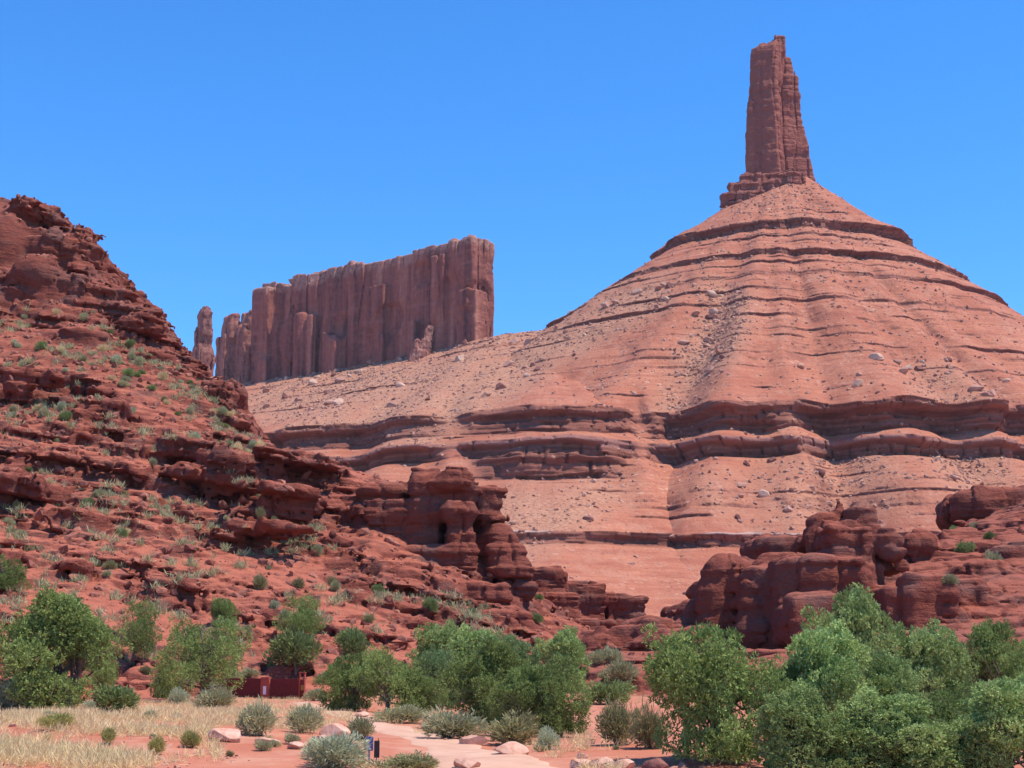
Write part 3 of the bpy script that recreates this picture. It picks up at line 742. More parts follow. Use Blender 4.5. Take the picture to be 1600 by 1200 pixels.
# ------------------------------------------------------------------ rock outcrops near the valley floor
near_detail = lambda seed, T, A, J: rocky(seed, T, A, 0.65, 5.0, J * .8, 0.55, .06, 1.1, 0.62 if seed < 60 else 0.42, .7)
def outcrop(label, boxes, bounds, seed, T=1.5, A=0.5, J=4.0, vox=0.24, k=0.7, soil=0.5, base=None, band=3.2):
    fs = [pbox(*b) if not callable(b) else b for b in boxes]
    lo, hi = ibox(*bounds)
    f_ = union(fs, k)
    if base is not None: lo[2] = -3.0; lo[1] = 99.0
    V, Fq = implicit(lo, hi, vox, f_ if base is None else blobs_add(base, fs, k), near_detail(seed, T, A, J), band)
    b0 = boxes[0]; c = ((lo[0] + hi[0]) / 2, (lo[1] + hi[1]) / 2, lo[2])
    r = rock_thing('rock_outcrop', label, 'rock outcrop', [('body', V, Fq, M['near_rock'], const_soil(V, soil))], c)
    return V, Fq
BUT = outcrop('blocky red rock butte with an overhanging base in the middle of the valley',
        [(545, 748, 848, 896, 184, 14, -4, 1.6), (575, 700, 778, 862, 187, 14, -6, 1.0), (688, 740, 783, 880, 184, 12, 6, 1.0), (733, 806, 800, 912, 183, 15, 22, 2.2, 0.72, (-1.2, 0.8)),
         (566, 640, 750, 800, 191, 12, -10, 1.4), (638, 738, 738, 792, 187, 12, 4, 1.2), (690, 734, 732, 760, 186, 8, 0, .8), (640, 690, 730, 752, 188, 8, 0, .8), (730, 770, 760, 830, 188, 10, 15, 1.2),
         (520, 590, 772, 830, 194, 12, -20, 1.2), (470, 540, 762, 800, 200, 12, -20, 1.2), (740, 830, 900, 935, 184, 14, 10, 1.5), (560, 800, 905, 945, 179, 12, -3, 1.2)],
        (440, 850, 715, 960, 172, 216), 51, 1.7, 0.75, 5.5)
LOW = outcrop('low dark red ledge cliff right of the middle butte',
        [(800, 880, 888, 985, 205, 16, 10, 1.0), (860, 940, 903, 985, 210, 16, 12, 1.0), (925, 1003, 925, 985, 215, 16, 14, .8), (820, 905, 930, 1005, 200, 14, 5, 1.4), (870, 960, 960, 1010, 200, 14, 5, 1.4), (700, 830, 950, 1005, 172, 14, 4, 1.2)],
        (680, 1030, 868, 1030, 165, 240), 57, 1.5, 0.7, 5.0)
RHILL = [(1000, 1035, 120), (1150, 1030, 122), (1300, 1035, 118), (1450, 1040, 112), (1650, 1050, 105), (1900, 1060, 100), (900, 1035, 150), (950, 1015, 160), (1050, 985, 165), (1130, 1000, 160),
         (1250, 1028, 146), (1350, 1008, 144), (1480, 985, 132), (1600, 990, 128), (1480, 930, 150), (1600, 930, 150), (1480, 860, 172), (1600, 860, 175), (1450, 830, 185), (1520, 815, 200), (1600, 790, 215), (1700, 740, 230), (1850, 700, 240),
         (1300, 945, 166), (1380, 880, 174), (1200, 965, 178)]
REX = [(x_, 107, -2.0) for x_ in range(5, 150, 12)] + [(at(u, v, Y).x + 2, Y + 40, at(u, v, Y).z - 6) for u, v, Y in ((1130, 960, 160), (1200, 920, 175), (1380, 850, 172), (1520, 815, 200), (1700, 740, 230))] + [(20, 300, 10), (60, 320, 14), (120, 340, 18), (160, 340, 20)]
rx_ = np.arange(0, 150, 1.0); ry_ = np.arange(90, 330, 1.0)
RM = height_map(RHILL, rx_, ry_, REX)
def rhill_base(x, y, z):
    H = bilinear(RM, rx_, ry_, np.broadcast_to(x, (x.shape[0], y.shape[1], 1))[:, :, 0], np.broadcast_to(y, (x.shape[0], y.shape[1], 1))[:, :, 0])
    return (H[:, :, None] - z) * 0.8
ROUT = [(1268, 1402, 797, 850, 158, 14, 0, 1.0, 0.75), (1318, 1375, 786, 815, 160, 10, 0, .6), (1352, 1426, 824, 868, 153, 12, -6, 1.0), (1366, 1422, 862, 896, 156, 10, -6, .6), (1285, 1352, 820, 880, 154, 10, 8, 1.2),
        (1240, 1400, 868, 1010, 148, 16, -20, 1.2), (1215, 1300, 858, 930, 156, 14, -25, 2.0), (1118, 1196, 856, 1000, 156, 14, -28, 2.6, 0.9, (0.8, 0)), (1185, 1290, 826, 910, 170, 14, 5, 2.6), (1180, 1262, 890, 1010, 152, 14, -28, 1.8, 0.85),
        (1082, 1128, 896, 940, 160, 8, 8, 1.4), (1385, 1500, 905, 985, 140, 12, -3, .8), (1440, 1545, 905, 960, 146, 12, -4, .8), (1230, 1390, 935, 1010, 143, 8, 5, 1.0),
        (1040, 1130, 935, 985, 160, 10, 16, 1.2, .8, (1, 0)), (980, 1070, 965, 1010, 158, 10, 18, 1.2, .8, (1, 0)), (900, 1000, 985, 1030, 158, 10, 18, 1.0, .8, (1, 0)), (1000, 1110, 985, 1035, 148, 10, 18, 1.2, .8, (1, 0)),
        (1415, 1485, 822, 872, 172, 12, -8, 1.6, .8), (1500, 1660, 757, 812, 215, 16, -10, 2.2), (1560, 1680, 845, 940, 165, 14, -12, 2.0), (1500, 1580, 875, 915, 160, 10, -6, 1.2), (1590, 1700, 815, 850, 185, 12, -6, 1.4), (1545, 1640, 925, 960, 150, 10, 0, 1.2)]
RV2, RF2 = outcrop('broad layered rock outcrop with rounded domes behind the right hand trees', ROUT, (880, 1760, 735, 1060, 112, 262), 63, 2.0, 0.5, 7.0, 0.27, 0.6, 0.55, rhill_base)

# ------------------------------------------------------------------ loose rocks
def boulder_mesh(name, seed, mat, flat=0.7, sub=3):
    rs = np.random.RandomState(seed); bm = bmesh.new(); bmesh.ops.create_icosphere(bm, subdivisions=sub, radius=1.0)
    V = np.array([v.co[:] for v in bm.verts]); Fq = np.array([[v.index for v in f.verts] for f in bm.faces]); bm.free()
    for _ in range(13):
        n = rs.normal(size=3); n /= np.linalg.norm(n); d = rs.uniform(0.5, 0.85)
        V -= np.maximum(V @ n - d, 0)[:, None] * n
    V *= np.array([1.0, rs.uniform(0.6, 0.95), flat * rs.uniform(0.75, 1.1)])
    V += (0.05 * fbm(V[:, 0] * 2.2 + seed, V[:, 1] * 2.2, V[:, 2] * 2.2, 3))[:, None] * V
    me = mesh_np(name, V, Fq, False); me.materials.append(mat); return me
BM = [boulder_mesh('boulder', 100 + i, M[('boulder', 'boulder_pale', 'boulder_dark', 'boulder')[i % 4]], 0.72) for i in range(10)]
def pick(V, N, poly, n, rs, minnz=0.3):
    u, v = project(V)
    m = inpoly(u, v, poly) & (N[:, 2] > minnz)
    view = V - np.array([0, 0, CAMZ]); m &= (np.einsum('ij,ij->i', view, N) < 0)
    ids = np.flatnonzero(m)
    if len(ids) == 0: return np.zeros(0, int)
    d = V[ids, 1]; p = d ** 1.0; p = p / p.sum()
    return rs.choice(ids, size=min(n, len(ids)), replace=False, p=p)
SURF = np.concatenate([CV, RV]); SURN = np.concatenate([CN, RN])
rs = np.random.RandomState(77)
BOULD = [([(400, 600), (620, 548), (780, 515), (900, 485), (960, 480), (900, 560), (740, 650), (640, 690), (400, 650)], 125, (1.8, 6.0), 'weathered boulder in the rubble slope below the mesa', 'boulders on the slope below the mesa'),
         ([(930, 480), (1060, 430), (1050, 470), (960, 520)], 20, (1.5, 5.5), 'boulder on the left shoulder of the red cone', 'boulders on the left shoulder of the cone'),
         ([(1090, 450), (1160, 450), (1150, 530), (1110, 590), (1060, 650), (1030, 640), (1060, 560)], 40, (1.5, 5.0), 'boulder in the rubble gully of the red cone', 'boulders in the gully of the cone'),
         ([(1220, 560), (1560, 560), (1590, 640), (1400, 640), (1240, 625)], 26, (1.2, 5.0), 'pale boulder resting above the dark cliff band of the cone', 'boulders above the cliff band'),
         ([(1130, 720), (1400, 705), (1440, 790), (1330, 840), (1150, 820)], 42, (1.2, 3.8), 'red boulder on the smooth slope below the cliff band', 'boulders below the cliff band'),
         ([(840, 760), (930, 725), (1000, 780), (870, 860), (800, 860)], 28, (1.0, 2.8), 'boulder in the fan of rubble behind the middle butte', 'boulders in the rubble fan'),
         ([(1440, 700), (1580, 700), (1590, 790), (1490, 790)], 18, (1.0, 4.0), 'boulder on the slope above the right outcrop', 'boulders above the right outcrop')]
for poly, n, (s0, s1), lab, grp in BOULD:
    for i in pick(SURF, SURN, poly, n, rs, 0.45):
        o = bpy.data.objects.new('boulder', BM[rs.randint(len(BM))]); link(o)
        s = s0 + (s1 * 1.15 - s0) * rs.rand() ** 2.2
        o.location = SURF[i] + np.array([0, 0, 0.12 * s]); o.scale = (s, s, s * rs.uniform(.8, 1.15)); o.rotation_euler = (rs.uniform(-.35, .35), rs.uniform(-.35, .35), rs.uniform(0, 6.3))
        tag(o, lab, 'boulder', grp)
def rubble_mesh(name, V, N, sel, smin, smax_, mat, label, seed):
    rs = np.random.RandomState(seed); protos = []
    for i in range(6):
        me = boulder_mesh('tmp', 300 + i, mat, 0.75, 1)
        v = np.array([q.co[:] for q in me.vertices]); f = np.array([p.vertices[:] for p in me.polygons]); protos.append((v, f)); bpy.data.meshes.remove(me)
    AV, AF, off = [], [], 0
    for i in sel:
        v, f = protos[rs.randint(6)]; s = smin + (smax_ - smin) * rs.rand() ** 3
        a = rs.uniform(0, 6.3); c, d = math.cos(a), math.sin(a)
        t = rs.uniform(-.5, .5)
        w_ = v * s; w_ = np.stack([w_[:, 0] * c - w_[:, 1] * d, w_[:, 0] * d + w_[:, 1] * c, w_[:, 2] + w_[:, 0] * t], 1)
        AV.append(w_ + V[i]); AF.append(f + off); off += len(v)
    o = obj(name, mesh_np(name, np.concatenate(AV), np.concatenate(AF), False), mat); tag(o, label, kind='stuff')
SURR = np.concatenate([CR, RR])
def visible(V, N, w):
    view = V - np.array([0, 0, CAMZ]); return w * (np.einsum('ij,ij->i', view, N) < 0) * (N[:, 2] > 0.35) * (V[:, 1] < 1400)
pw = visible(SURF, SURN, np.maximum(SURR ** 1.5, .07)); sel = rs.choice(len(SURF), 24000, replace=False, p=pw / pw.sum())
far_rub = simple_mat('rubble', (0.26, 0.115, 0.08), (0.52, 0.28, 0.20), 0.11, 0.4, 0.4, obj_coord=False)
rubble_mesh('rubble', SURF, SURN, sel, 0.4, 2.2, far_rub, 'loose angular rubble strewn over the talus slopes', 9)
pw = visible(SURF, SURN, np.clip(0.5 + fbm(SURF[:, 0] / 60, SURF[:, 1] / 60, SURF[:, 2] / 60, 3), 0, 1)); sel = rs.choice(len(SURF), 5000, replace=False, p=pw / pw.sum())
scrub_mat = simple_mat('scrub', (0.075, 0.07, 0.04), (0.17, 0.15, 0.09), 0.2, 0.2, 0.1, obj_coord=False)
rubble_mesh('scrub', SURF, SURN, sel, 0.22, 0.75, scrub_mat, 'tiny dark desert scrub dotted over the talus slopes', 12)
ALLN = [(-100, 280), (1700, 280), (1700, 1080), (-100, 1080)]
near_rub = simple_mat('near_rubble', (0.15, 0.05, 0.035), (0.40, 0.15, 0.10), 0.4, 0.5, 0.1, obj_coord=False)
sel = pick(HV, HN, ALLN, 8000, rs, 0.55)
rubble_mesh('rubble', HV, HN, sel, 0.15, 1.05, near_rub, 'broken red stones lying on the left hillside', 10)

# ------------------------------------------------------------------ plants
def tuft_cloud(cent, rad, n, rs, size, nleaf, up=0.35, fill=0.55):
    """n sprays around blob surfaces; returns (centres, outward dirs)"""
    k = rs.choice(len(cent), n, p=(rad[:, 0] ** 2) / (rad[:, 0] ** 2).sum())
    d = rs.normal(size=(n, 3)); d /= np.linalg.norm(d, axis=1)[:, None]
    r = fill + (1 - fill) * rs.rand(n) ** 0.5
    r *= 1 + 0.22 * fbm(d[:, 0] * 3 + k * 1.7, d[:, 1] * 3, d[:, 2] * 3, 2)
    P = cent[k] + d * rad[k] * r[:, None]
    d = d + np.array([0, 0, up]); d /= np.linalg.norm(d, axis=1)[:, None]
    return P, d, k
def leaves(P, D, rs, size, nleaf, width=0.35, spread=0.7, tone=None):
    n = len(P)
    Pp = np.repeat(P, nleaf, 0); Dd = np.repeat(D, nleaf, 0) + rs.normal(size=(n * nleaf, 3)) * spread
    Dd /= np.linalg.norm(Dd, axis=1)[:, None]
    L = size * rs.uniform(0.55, 1.25, (n * nleaf, 1))
    side = np.cross(Dd, rs.normal(size=Dd.shape)); side /= np.maximum(np.linalg.norm(side, axis=1)[:, None], 1e-6)
    Wd = L * width * 0.5
    base = Pp + rs.normal(size=Pp.shape) * size * 0.25
    V = np.stack([base - side * Wd * .5, base + side * Wd * .5, base + Dd * L * .65 + side * Wd, base + Dd * L + side * 0, base + Dd * L * .65 - side * Wd], 1)
    m = len(base)
    q = np.arange(m)[:, None] * 5
    F3 = np.concatenate([q + np.array([[0, 1, 2]]), q + np.array([[0, 2, 4]]), q + np.array([[2, 3, 4]])])
    t = np.repeat(np.repeat(tone if tone is not None else rs.rand(n), nleaf) * .75 + .25 * rs.rand(m), 5)
    return V.reshape(-1, 3), F3, t
def tube(path, radii, n=7):
    V = []; F = []
    path = [Vector(p) for p in path]
    for i, p in enumerate(path):
        d = (path[min(i + 1, len(path) - 1)] - path[max(i - 1, 0)]).normalized()
        a = d.cross(Vector((0.3, 1, 0.1))).normalized(); b = d.cross(a)
        for k in range(n):
            t = 2 * math.pi * k / n; V.append(p + (a * math.cos(t) + b * math.sin(t)) * radii[i])
    for i in range(len(path) - 1):
        for k in range(n):
            F.append((i * n + k, i * n + (k + 1) % n, (i + 1) * n + (k + 1) % n, (i + 1) * n + k))
    return np.array([v[:] for v in V]), np.array(F)
def tree_meshes(seed, Wd, Ht, mat, ntuft, leaf, nleaf=5, nblob=22, low=0.03, width=0.4, bare=4, shape=1.0, spread=.7):
    """crown of leafy sprays on many boughs, crooked trunk with limbs; unit: metres"""
    rs = np.random.RandomState(seed)
    cent, rad = [], []
    for i in range(nblob):
        a = rs.uniform(0, 2 * math.pi); h = low + (0.93 - low) * rs.rand() ** 0.85
        env = math.sin(math.pi * min(1, max(0.06, (h - low * .4) * 0.92 + 0.12)) ** shape) ** 0.6
        r = Wd / 2 * env * rs.uniform(0.35, 0.95)
        br = rs.uniform(0.13, 0.24) * Wd * (1.1 - .35 * h)
        cent.append((math.cos(a) * r, math.sin(a) * r, h * Ht - br * .3)); rad.append((br, br, br * rs.uniform(.7, 1.1)))
    cent = np.array(cent); rad = np.array(rad)
    # small outlying sprigs break the outline
    ns = nblob * 3
    kk = rs.randint(nblob, size=ns); dd = rs.normal(size=(ns, 3)); dd[:, 2] = np.abs(dd[:, 2]) * .9; dd /= np.linalg.norm(dd, axis=1)[:, None]
    c2 = cent[kk] + dd * rad[kk] * rs.uniform(1.0, 1.35, (ns, 1)); r2 = rad[kk] * rs.uniform(.16, .4, (ns, 1))
    cent2 = np.concatenate([cent, c2]); rad2 = np.concatenate([rad, r2])
    P, D, k = tuft_cloud(cent2, rad2, ntuft, rs, leaf, nleaf)
    keep = P[:, 2] > 0.03 * Ht; P, D, k = P[keep], D[keep], k[keep]
    bt = rs.rand(len(cent2)); tone = np.clip(.75 * bt[k] + .4 * rs.rand(len(P)) - .05, 0, 1)
    V, Fq, t = leaves(P, D, rs, leaf, nleaf, width, spread, tone)
    crown = mesh_np('crown', V, Fq, False, {'tone': t}); crown.materials.append(mat)
    TV, TF, off = [], [], 0
    def add(path, radii):
        nonlocal off
        v, f = tube(path, radii); TV.append(v); TF.append(f + off); off += len(v)
    tr = 0.035 * Ht + 0.02
    nst = rs.randint(1, 4)
    tops = []
    for s in range(nst):
        bx, by = rs.normal(size=2) * .05 * Wd; tx, ty = rs.normal(size=2) * .15 * Wd
        pts = [(bx, by, -.15), (bx + tx * .3, by + ty * .3, .14 * Ht), (bx + tx * .6 + rs.normal() * .05, by + ty * .8, .3 * Ht), (bx + tx, by + ty, .55 * Ht), (tx * 1.2, ty * 1.2, .8 * Ht)]
        add(pts, [tr, tr * .8, tr * .62, tr * .4, tr * .12]); tops.append(pts)
    for i in range(nblob):
        p = tops[rs.randint(nst)]; h = rs.randint(1, 4); a = np.array(p[h]); b = cent[i]
        mid = (a + b) / 2 + rs.normal(size=3) * .05 * Wd + np.array([0, 0, -.02 * Ht])
        add([a, mid, b + (b - a) * .12], [tr * .36, tr * .22, tr * .06])
    for i in range(bare):
        p = tops[rs.randint(nst)]; a = np.array(p[2]); ang = rs.uniform(0, 6.3); d = np.array([math.cos(ang), math.sin(ang), rs.uniform(.1, .9)])
        b = a + d * Wd * .5; add([a, (a + b) / 2 + rs.normal(size=3) * .04 * Wd, b], [tr * .2, tr * .1, tr * .03])
    trunk = mesh_np('trunk', np.concatenate(TV), np.concatenate(TF), True); trunk.materials.append(M['bark'])
    return crown, trunk
def shrub_mesh(seed, Wd, Ht, mat, n, leaf, width=.18, nl=4, up=.9):
    rs = np.random.RandomState(seed)
    nb = 9; cent = np.stack([rs.normal(size=nb) * Wd * .17, rs.normal(size=nb) * Wd * .17, rs.uniform(.25, .6, nb) * Ht], 1); rad = np.stack([rs.uniform(.2, .32, nb) * Wd] * 2 + [rs.uniform(.25, .42, nb) * Ht], 1)
    P, D, k = tuft_cloud(cent, rad, n, rs, leaf, nl, up, .35)
    keep = P[:, 2] > 0.0; P, D, k = P[keep], D[keep], k[keep]
    D = D + np.stack([P[:, 0] / Wd, P[:, 1] / Wd, 0 * P[:, 0]], 1) * .9
    D /= np.linalg.norm(D, axis=1)[:, None]
    bt = rs.rand(nb); tone = np.clip(.5 * bt[k] + .5 * rs.rand(len(P)), 0, 1)
    V, Fq, t = leaves(P, D, rs, leaf, nl, width, .35, tone)
    me = mesh_np('foliage', V, Fq, False, {'tone': t}); me.materials.append(mat)
    TV, TF, off = [], [], 0
    for i in range(12):
        a = rs.uniform(0, 6.3); r = rs.uniform(.1, .4) * Wd; v, f = tube([(0, 0, -.1), (math.cos(a) * r * .45, math.sin(a) * r * .45, Ht * .3), (math.cos(a) * r, math.sin(a) * r, Ht * rs.uniform(.55, .85))], [.022 * Ht, .014 * Ht, .004 * Ht], 5)
        TV.append(v); TF.append(f + off); off += len(v)
    st = mesh_np('stem', np.concatenate(TV), np.concatenate(TF), True); st.materials.append(M['bark'])
    return me, st
ru, rv = project(RV2)
def rock_hit(u, v):
    best = None
    for P, pu, pv in ((HV, hu, hv), (RV2, ru, rv)):
        k = np.flatnonzero((np.abs(pu - u) < 5) & (np.abs(pv - v) < 5))
        if len(k):
            k = k[P[k, 2] > G(P[k, 0], P[k, 1]) - .05]
            if len(k):
                q = P[k[np.argmin(P[k, 1])]]
                if best is None or q[1] < best[1]: best = q
    return best
def ground_pt(u, v, Y=None):
    """where the view through a pixel meets the near ground"""
    if Y is None:
        Y = 30.0
        while Y < 170:
            p = at(u, v, Y)
            if p.z <= float(G(np.array([p.x]), np.array([p.y]))[0]): break
            Y += 0.25
        if v < 1085:
            q = rock_hit(min(max(u, 6), 1594), v)
            if q is not None and q[1] < Y: return Vector((float(q[0]), float(q[1]), float(q[2]) - .1))
    p = at(u, v, Y); return Vector((p.x, p.y, float(G(np.array([p.x]), np.array([p.y]))[0])))
def plant(name, parts, names, loc, scale, rz, label, cat, grp=None):
    r = empty(name, loc, rz); r.scale = scale; tag(r, label, cat, grp)
    for me, nm in zip(parts, names): link(bpy.data.objects.new(nm, me), r)
    return r
TREES = {'dense': [tree_meshes(s, 1.0 * 4, 3.4, M['juniper'], 10500, .10, 5, 28, bare=10) for s in (1, 2, 3)],
         'blue': [tree_meshes(s, 4, 3.4, M['juniper_blue'], 9000, .10, 5, 26) for s in (11, 12)],
         'pale': [tree_meshes(s, 4, 3.6, M['cotton'], 10500, .10, 5, 28, .03, .5, bare=8) for s in (21, 22, 23)],
         'open': [tree_meshes(s, 4, 3.4, M['juniper'], 6000, .085, 5, 20, .2, .35, 14) for s in (31, 32)]}
def tree(kind, var, u0, u1, v0, v1, label, Y=None, grp=None):
    """tree that fills the pixel box; v1 = foot"""
    b = ground_pt((u0 + u1) / 2, v1, Y); d = b.y
    Wm = (u1 - u0) * d / FPX; top = at((u0 + u1) / 2, v0, d); Hm = top.z - b.z
    cr, tk = TREES[kind][var % len(TREES[kind])]
    sx = Wm / 4.0; sz = Hm / 3.5
    return plant('juniper_tree' if kind != 'pale' else 'leafy_tree', (cr, tk), ('crown', 'trunk'), b, (sx, sx, sz), random.uniform(0, 6.28), label, 'tree', grp)
TL = [('dense', 0, -12, 178, 925, 1108, 'big bushy juniper at the far left edge beside pale brush'),
      ('open', 0, 162, 238, 935, 1030, 'small juniper with a dark trunk behind the big left bush'),
      ('open', 1, 244, 384, 948, 1096, 'wide juniper left of the red fence with a leaning dark trunk'),
      ('dense', 1, 238, 280, 1030, 1092, 'small dark juniper at the foot of the wide left tree'),
      ('open', 0, 424, 502, 928, 1012, 'juniper on the slope above the red gate'),
      ('dense', 2, 500, 592, 1018, 1112, 'round juniper just right of the red gate'),
      ('open', 1, 555, 655, 998, 1114, 'thin juniper with bare grey branches in the middle clump'),
      ('blue', 0, 640, 722, 1012, 1108, 'blue green juniper in the centre of the middle clump'),
      ('pale', 0, 643, 738, 974, 1085, 'tallest light juniper at the back of the middle clump'),
      ('dense', 0, 700, 835, 998, 1132, 'broad olive juniper at the front of the middle clump'),
      ('dense', 1, 815, 930, 1020, 1152, 'spreading juniper at the right end of the middle clump'),
      ('blue', 1, 730, 850, 990, 1100, 'grey green juniper behind the broad olive one'),
      ('pale', 1, 835, 922, 988, 1078, 'small light tree behind the right end of the middle clump'),
      ('dense', 2, 1015, 1218, 968, 1192, 'big rounded juniper with a red brown trunk right of the path'),
      ('pale', 1, 1262, 1408, 932, 1120, 'tall pale leafy tree topping the right hand grove'),
      ('pale', 2, 1205, 1385, 985, 1180, 'light green tree in the middle of the right grove'),
      ('pale', 0, 1375, 1515, 975, 1150, 'feathery light green tree right of the tallest tree'),
      ('dense', 0, 1505, 1625, 970, 1130, 'olive juniper at the right edge of the picture'),
      ('pale', 1, 1180, 1320, 1085, 1215, 'low leafy tree at the front of the right grove'),
      ('pale', 2, 1300, 1480, 1085, 1225, 'low spreading tree at the bottom of the right grove'),
      ('dense', 1, 1440, 1560, 1060, 1200, 'darker green juniper in the right grove'),
      ('pale', 0, 1500, 1680, 1060, 1225, 'light green tree in the bottom right corner'),
      ('pale', 1, 1340, 1450, 1030, 1175, 'light tree between the tallest tree and the feathery one'),
      ('dense', 2, 1270, 1400, 1120, 1230, 'low dark bushy juniper at the bottom edge of the right grove'),
      ('pale', 0, 1395, 1520, 1125, 1235, 'pale low bushy tree on the bottom edge right of the dark bushy juniper'),
      ('dense', 0, 1195, 1275, 1040, 1180, 'olive juniper wedged beside the big rounded juniper'),
      ('blue', 0, 1450, 1530, 1010, 1130, 'grey green tree behind the feathery light one'),
      ('dense', 1, 1560, 1660, 1000, 1150, 'tall olive tree cut by the right edge of the picture'),
      ('dense', 0, 770, 880, 1040, 1150, 'low green juniper filling the front right of the middle clump'),
      ('dense', 2, 610, 690, 1040, 1115, 'low dark juniper under the bare branched one'),
      ('pale', 2, 690, 790, 984, 1090, 'light green tree behind the blue green juniper'),
      ('open', 0, 128, 178, 1000, 1100, 'thin branched juniper at the right side of the big left bush'),
      ('dense', 1, -30, 40, 858, 915, 'rounded juniper high on the slope at the left edge'),
      ('dense', 2, 330, 372, 925, 972, 'small rounded juniper on the slope above the wide left tree')]
HILL_TREES = []
for k_, va, u0, u1, v0, v1, lab in TL:
    grp = 'trees of the right hand grove' if u0 > 1150 else 'junipers of the middle clump' if 495 < u0 < 950 else None
    if v1 > 985: tree(k_, va, u0, u1, v0, v1, lab, None, grp)
    else: HILL_TREES.append((k_, va, u0, u1, v0, v1, lab))
def hill_hit(u, v):
    pu, pv = hu, hv; k = np.flatnonzero((np.abs(pu - u) < 6) & (np.abs(pv - v) < 6))
    return HV[k[np.argmin(HV[k, 1])]] if len(k) else None
for k_, va, u0, u1, v0, v1, lab in HILL_TREES:
    b = hill_hit(max((u0 + u1) / 2, 8), v1)
    if b is None: continue
    d = b[1]; cr, tk = TREES[k_][va]; sx = (u1 - u0) * d / FPX / 4.0; sz = (v1 - v0) * d / FPX / 3.5
    plant('juniper_tree', (cr, tk), ('crown', 'trunk'), tuple(b - np.array([0, 0, .2])), (sx, sx, sz), 1.3 * va, lab, 'tree')
SH = {'sage': [shrub_mesh(s, 1.6, .9, M['sage'], 900, .16) for s in (41, 42)], 'bluesage': [shrub_mesh(s, 1.6, 1.0, M['bluesage'], 1100, .16) for s in (43, 44)],
      'olive': [shrub_mesh(s, 1.6, .95, M['olive'], 900, .16) for s in (45, 46)], 'green': [shrub_mesh(s, 1.6, 1.0, M['green'], 1000, .14, .3) for s in (47, 48)], 'yellow': [shrub_mesh(s, 1.6, 1.0, M['yellow'], 800, .16) for s in (51, 52)], 'straw': [shrub_mesh(s, 1.2, .7, M['straw'], 500, .22, .08) for s in (49, 50)]}
def shrub(kind, u0, u1, v0, v1, label, grp=None, Y=None, name='shrub'):
    b = ground_pt((u0 + u1) / 2, v1, Y); d = b.y
    Wm = (u1 - u0) * d / FPX; Hm = (v1 - v0) * d / FPX
    return plant(name, random.choice(SH[kind]), ('foliage', 'stem'), b, (Wm / 1.6, Wm / 1.6, Hm / 1.0), random.uniform(0, 6.28), label, 'shrub', grp)
SL = [('bluesage', -30, 58, 1062, 1108, 'pale blue grey brush at the left edge'), ('green', 148, 218, 1070, 1115, 'bright green broom bush beside the big left juniper'),
      ('bluesage', 466, 574, 1150, 1203, 'large pale blue green sage in front of the trail signs'), ('sage', 543, 590, 1114, 1156, 'grey feathery shrub behind the blue sign'),
      ('sage', 648, 752, 1106, 1156, 'rounded pale sage bush beside the path'), ('olive', 758, 852, 1112, 1164, 'brown olive bush behind the flat slabs'), ('sage', 585, 665, 1098, 1130, 'pale low sage under the middle junipers'),
      ('bluesage', 838, 872, 1138, 1172, 'small pale sage right of the olive bush'), ('olive', 930, 1000, 1095, 1165, 'olive bush left of the big rounded juniper'), ('olive', 985, 1045, 1100, 1170, 'dark bush against the big rounded juniper'), ('green', 920, 980, 1060, 1100, 'low green bush on the bank behind the middle clump'),
      ('sage', 375, 440, 1092, 1150, 'tall pale sage below the red fence'), ('sage', 440, 502, 1096, 1145, 'pale green sage below the red gate'), ('sage', 308, 372, 1068, 1110, 'grey sage under the wide left juniper'),
      ('olive', 590, 700, 1180, 1212, 'low olive grass clump at the edge of the path'), ('yellow', 228, 255, 1150, 1180, 'small yellow green shrub on the left bank'), ('yellow', 155, 180, 1138, 1165, 'round yellow green shrub in the dry grass'), ('yellow', 285, 315, 1142, 1170, 'yellowish shrub by the pale slab'), ('yellow', 60, 110, 1115, 1142, 'yellow green clump in the left grass'),
      ('green', 425, 505, 985, 1050, 'grey green bush behind the red gate'), ('green', 520, 570, 975, 1020, 'bushy green shrub on the slope behind the round juniper'), ('sage', 950, 1010, 1020, 1062, 'pale green bush at the foot of the slab ramp')]
rs = np.random.RandomState(31)
for s in SL: shrub(*s)
FILL = [(180, 520, 1045, 1105, 16), (500, 1010, 1030, 1100, 20), (0, 480, 1110, 1190, 14), (840, 1060, 1110, 1185, 8)]
for a_, b_, c_, d_, n_ in FILL:
    for i in range(n_):
        u = rs.uniform(a_, b_); v = rs.uniform(c_, d_); wd = rs.uniform(12, 38) * (.7 if v > 1110 else 1); ht = wd * rs.uniform(.55, .85)
        shrub(rs.choice(['sage', 'sage', 'straw', 'olive', 'bluesage']), u - wd / 2, u + wd / 2, v - ht, v, 'low scrub bush among the dry grass and red soil of the valley floor', 'low scrub bushes of the valley floor')
def scatter_shrubs(V, N, poly, n, kinds, s0, s1, label, grp, seed, minnz=.6):
    rs = np.random.RandomState(seed)
    for i in pick(V, N, poly, n, rs, minnz):
        kd = kinds[rs.randint(len(kinds))]; s = rs.uniform(s0, s1)
        plant('shrub', SH[kd][rs.randint(2)], ('foliage', 'stem'), V[i] - np.array([0, 0, .1 * s]), (s * .8, s * .8, s * rs.uniform(.95, 1.45)), rs.uniform(0, 6.28), label, 'shrub', grp)
scatter_shrubs(HV, HN, [(0, 480), (110, 480), (300, 590), (400, 690), (520, 860), (560, 940), (560, 1040), (0, 1040)], 112, ['sage', 'sage', 'olive', 'green', 'bluesage', 'straw'], .55, 1.5, 'small pale shrub dotted on the left rocky hillside', 'shrubs dotted over the left hillside', 5)
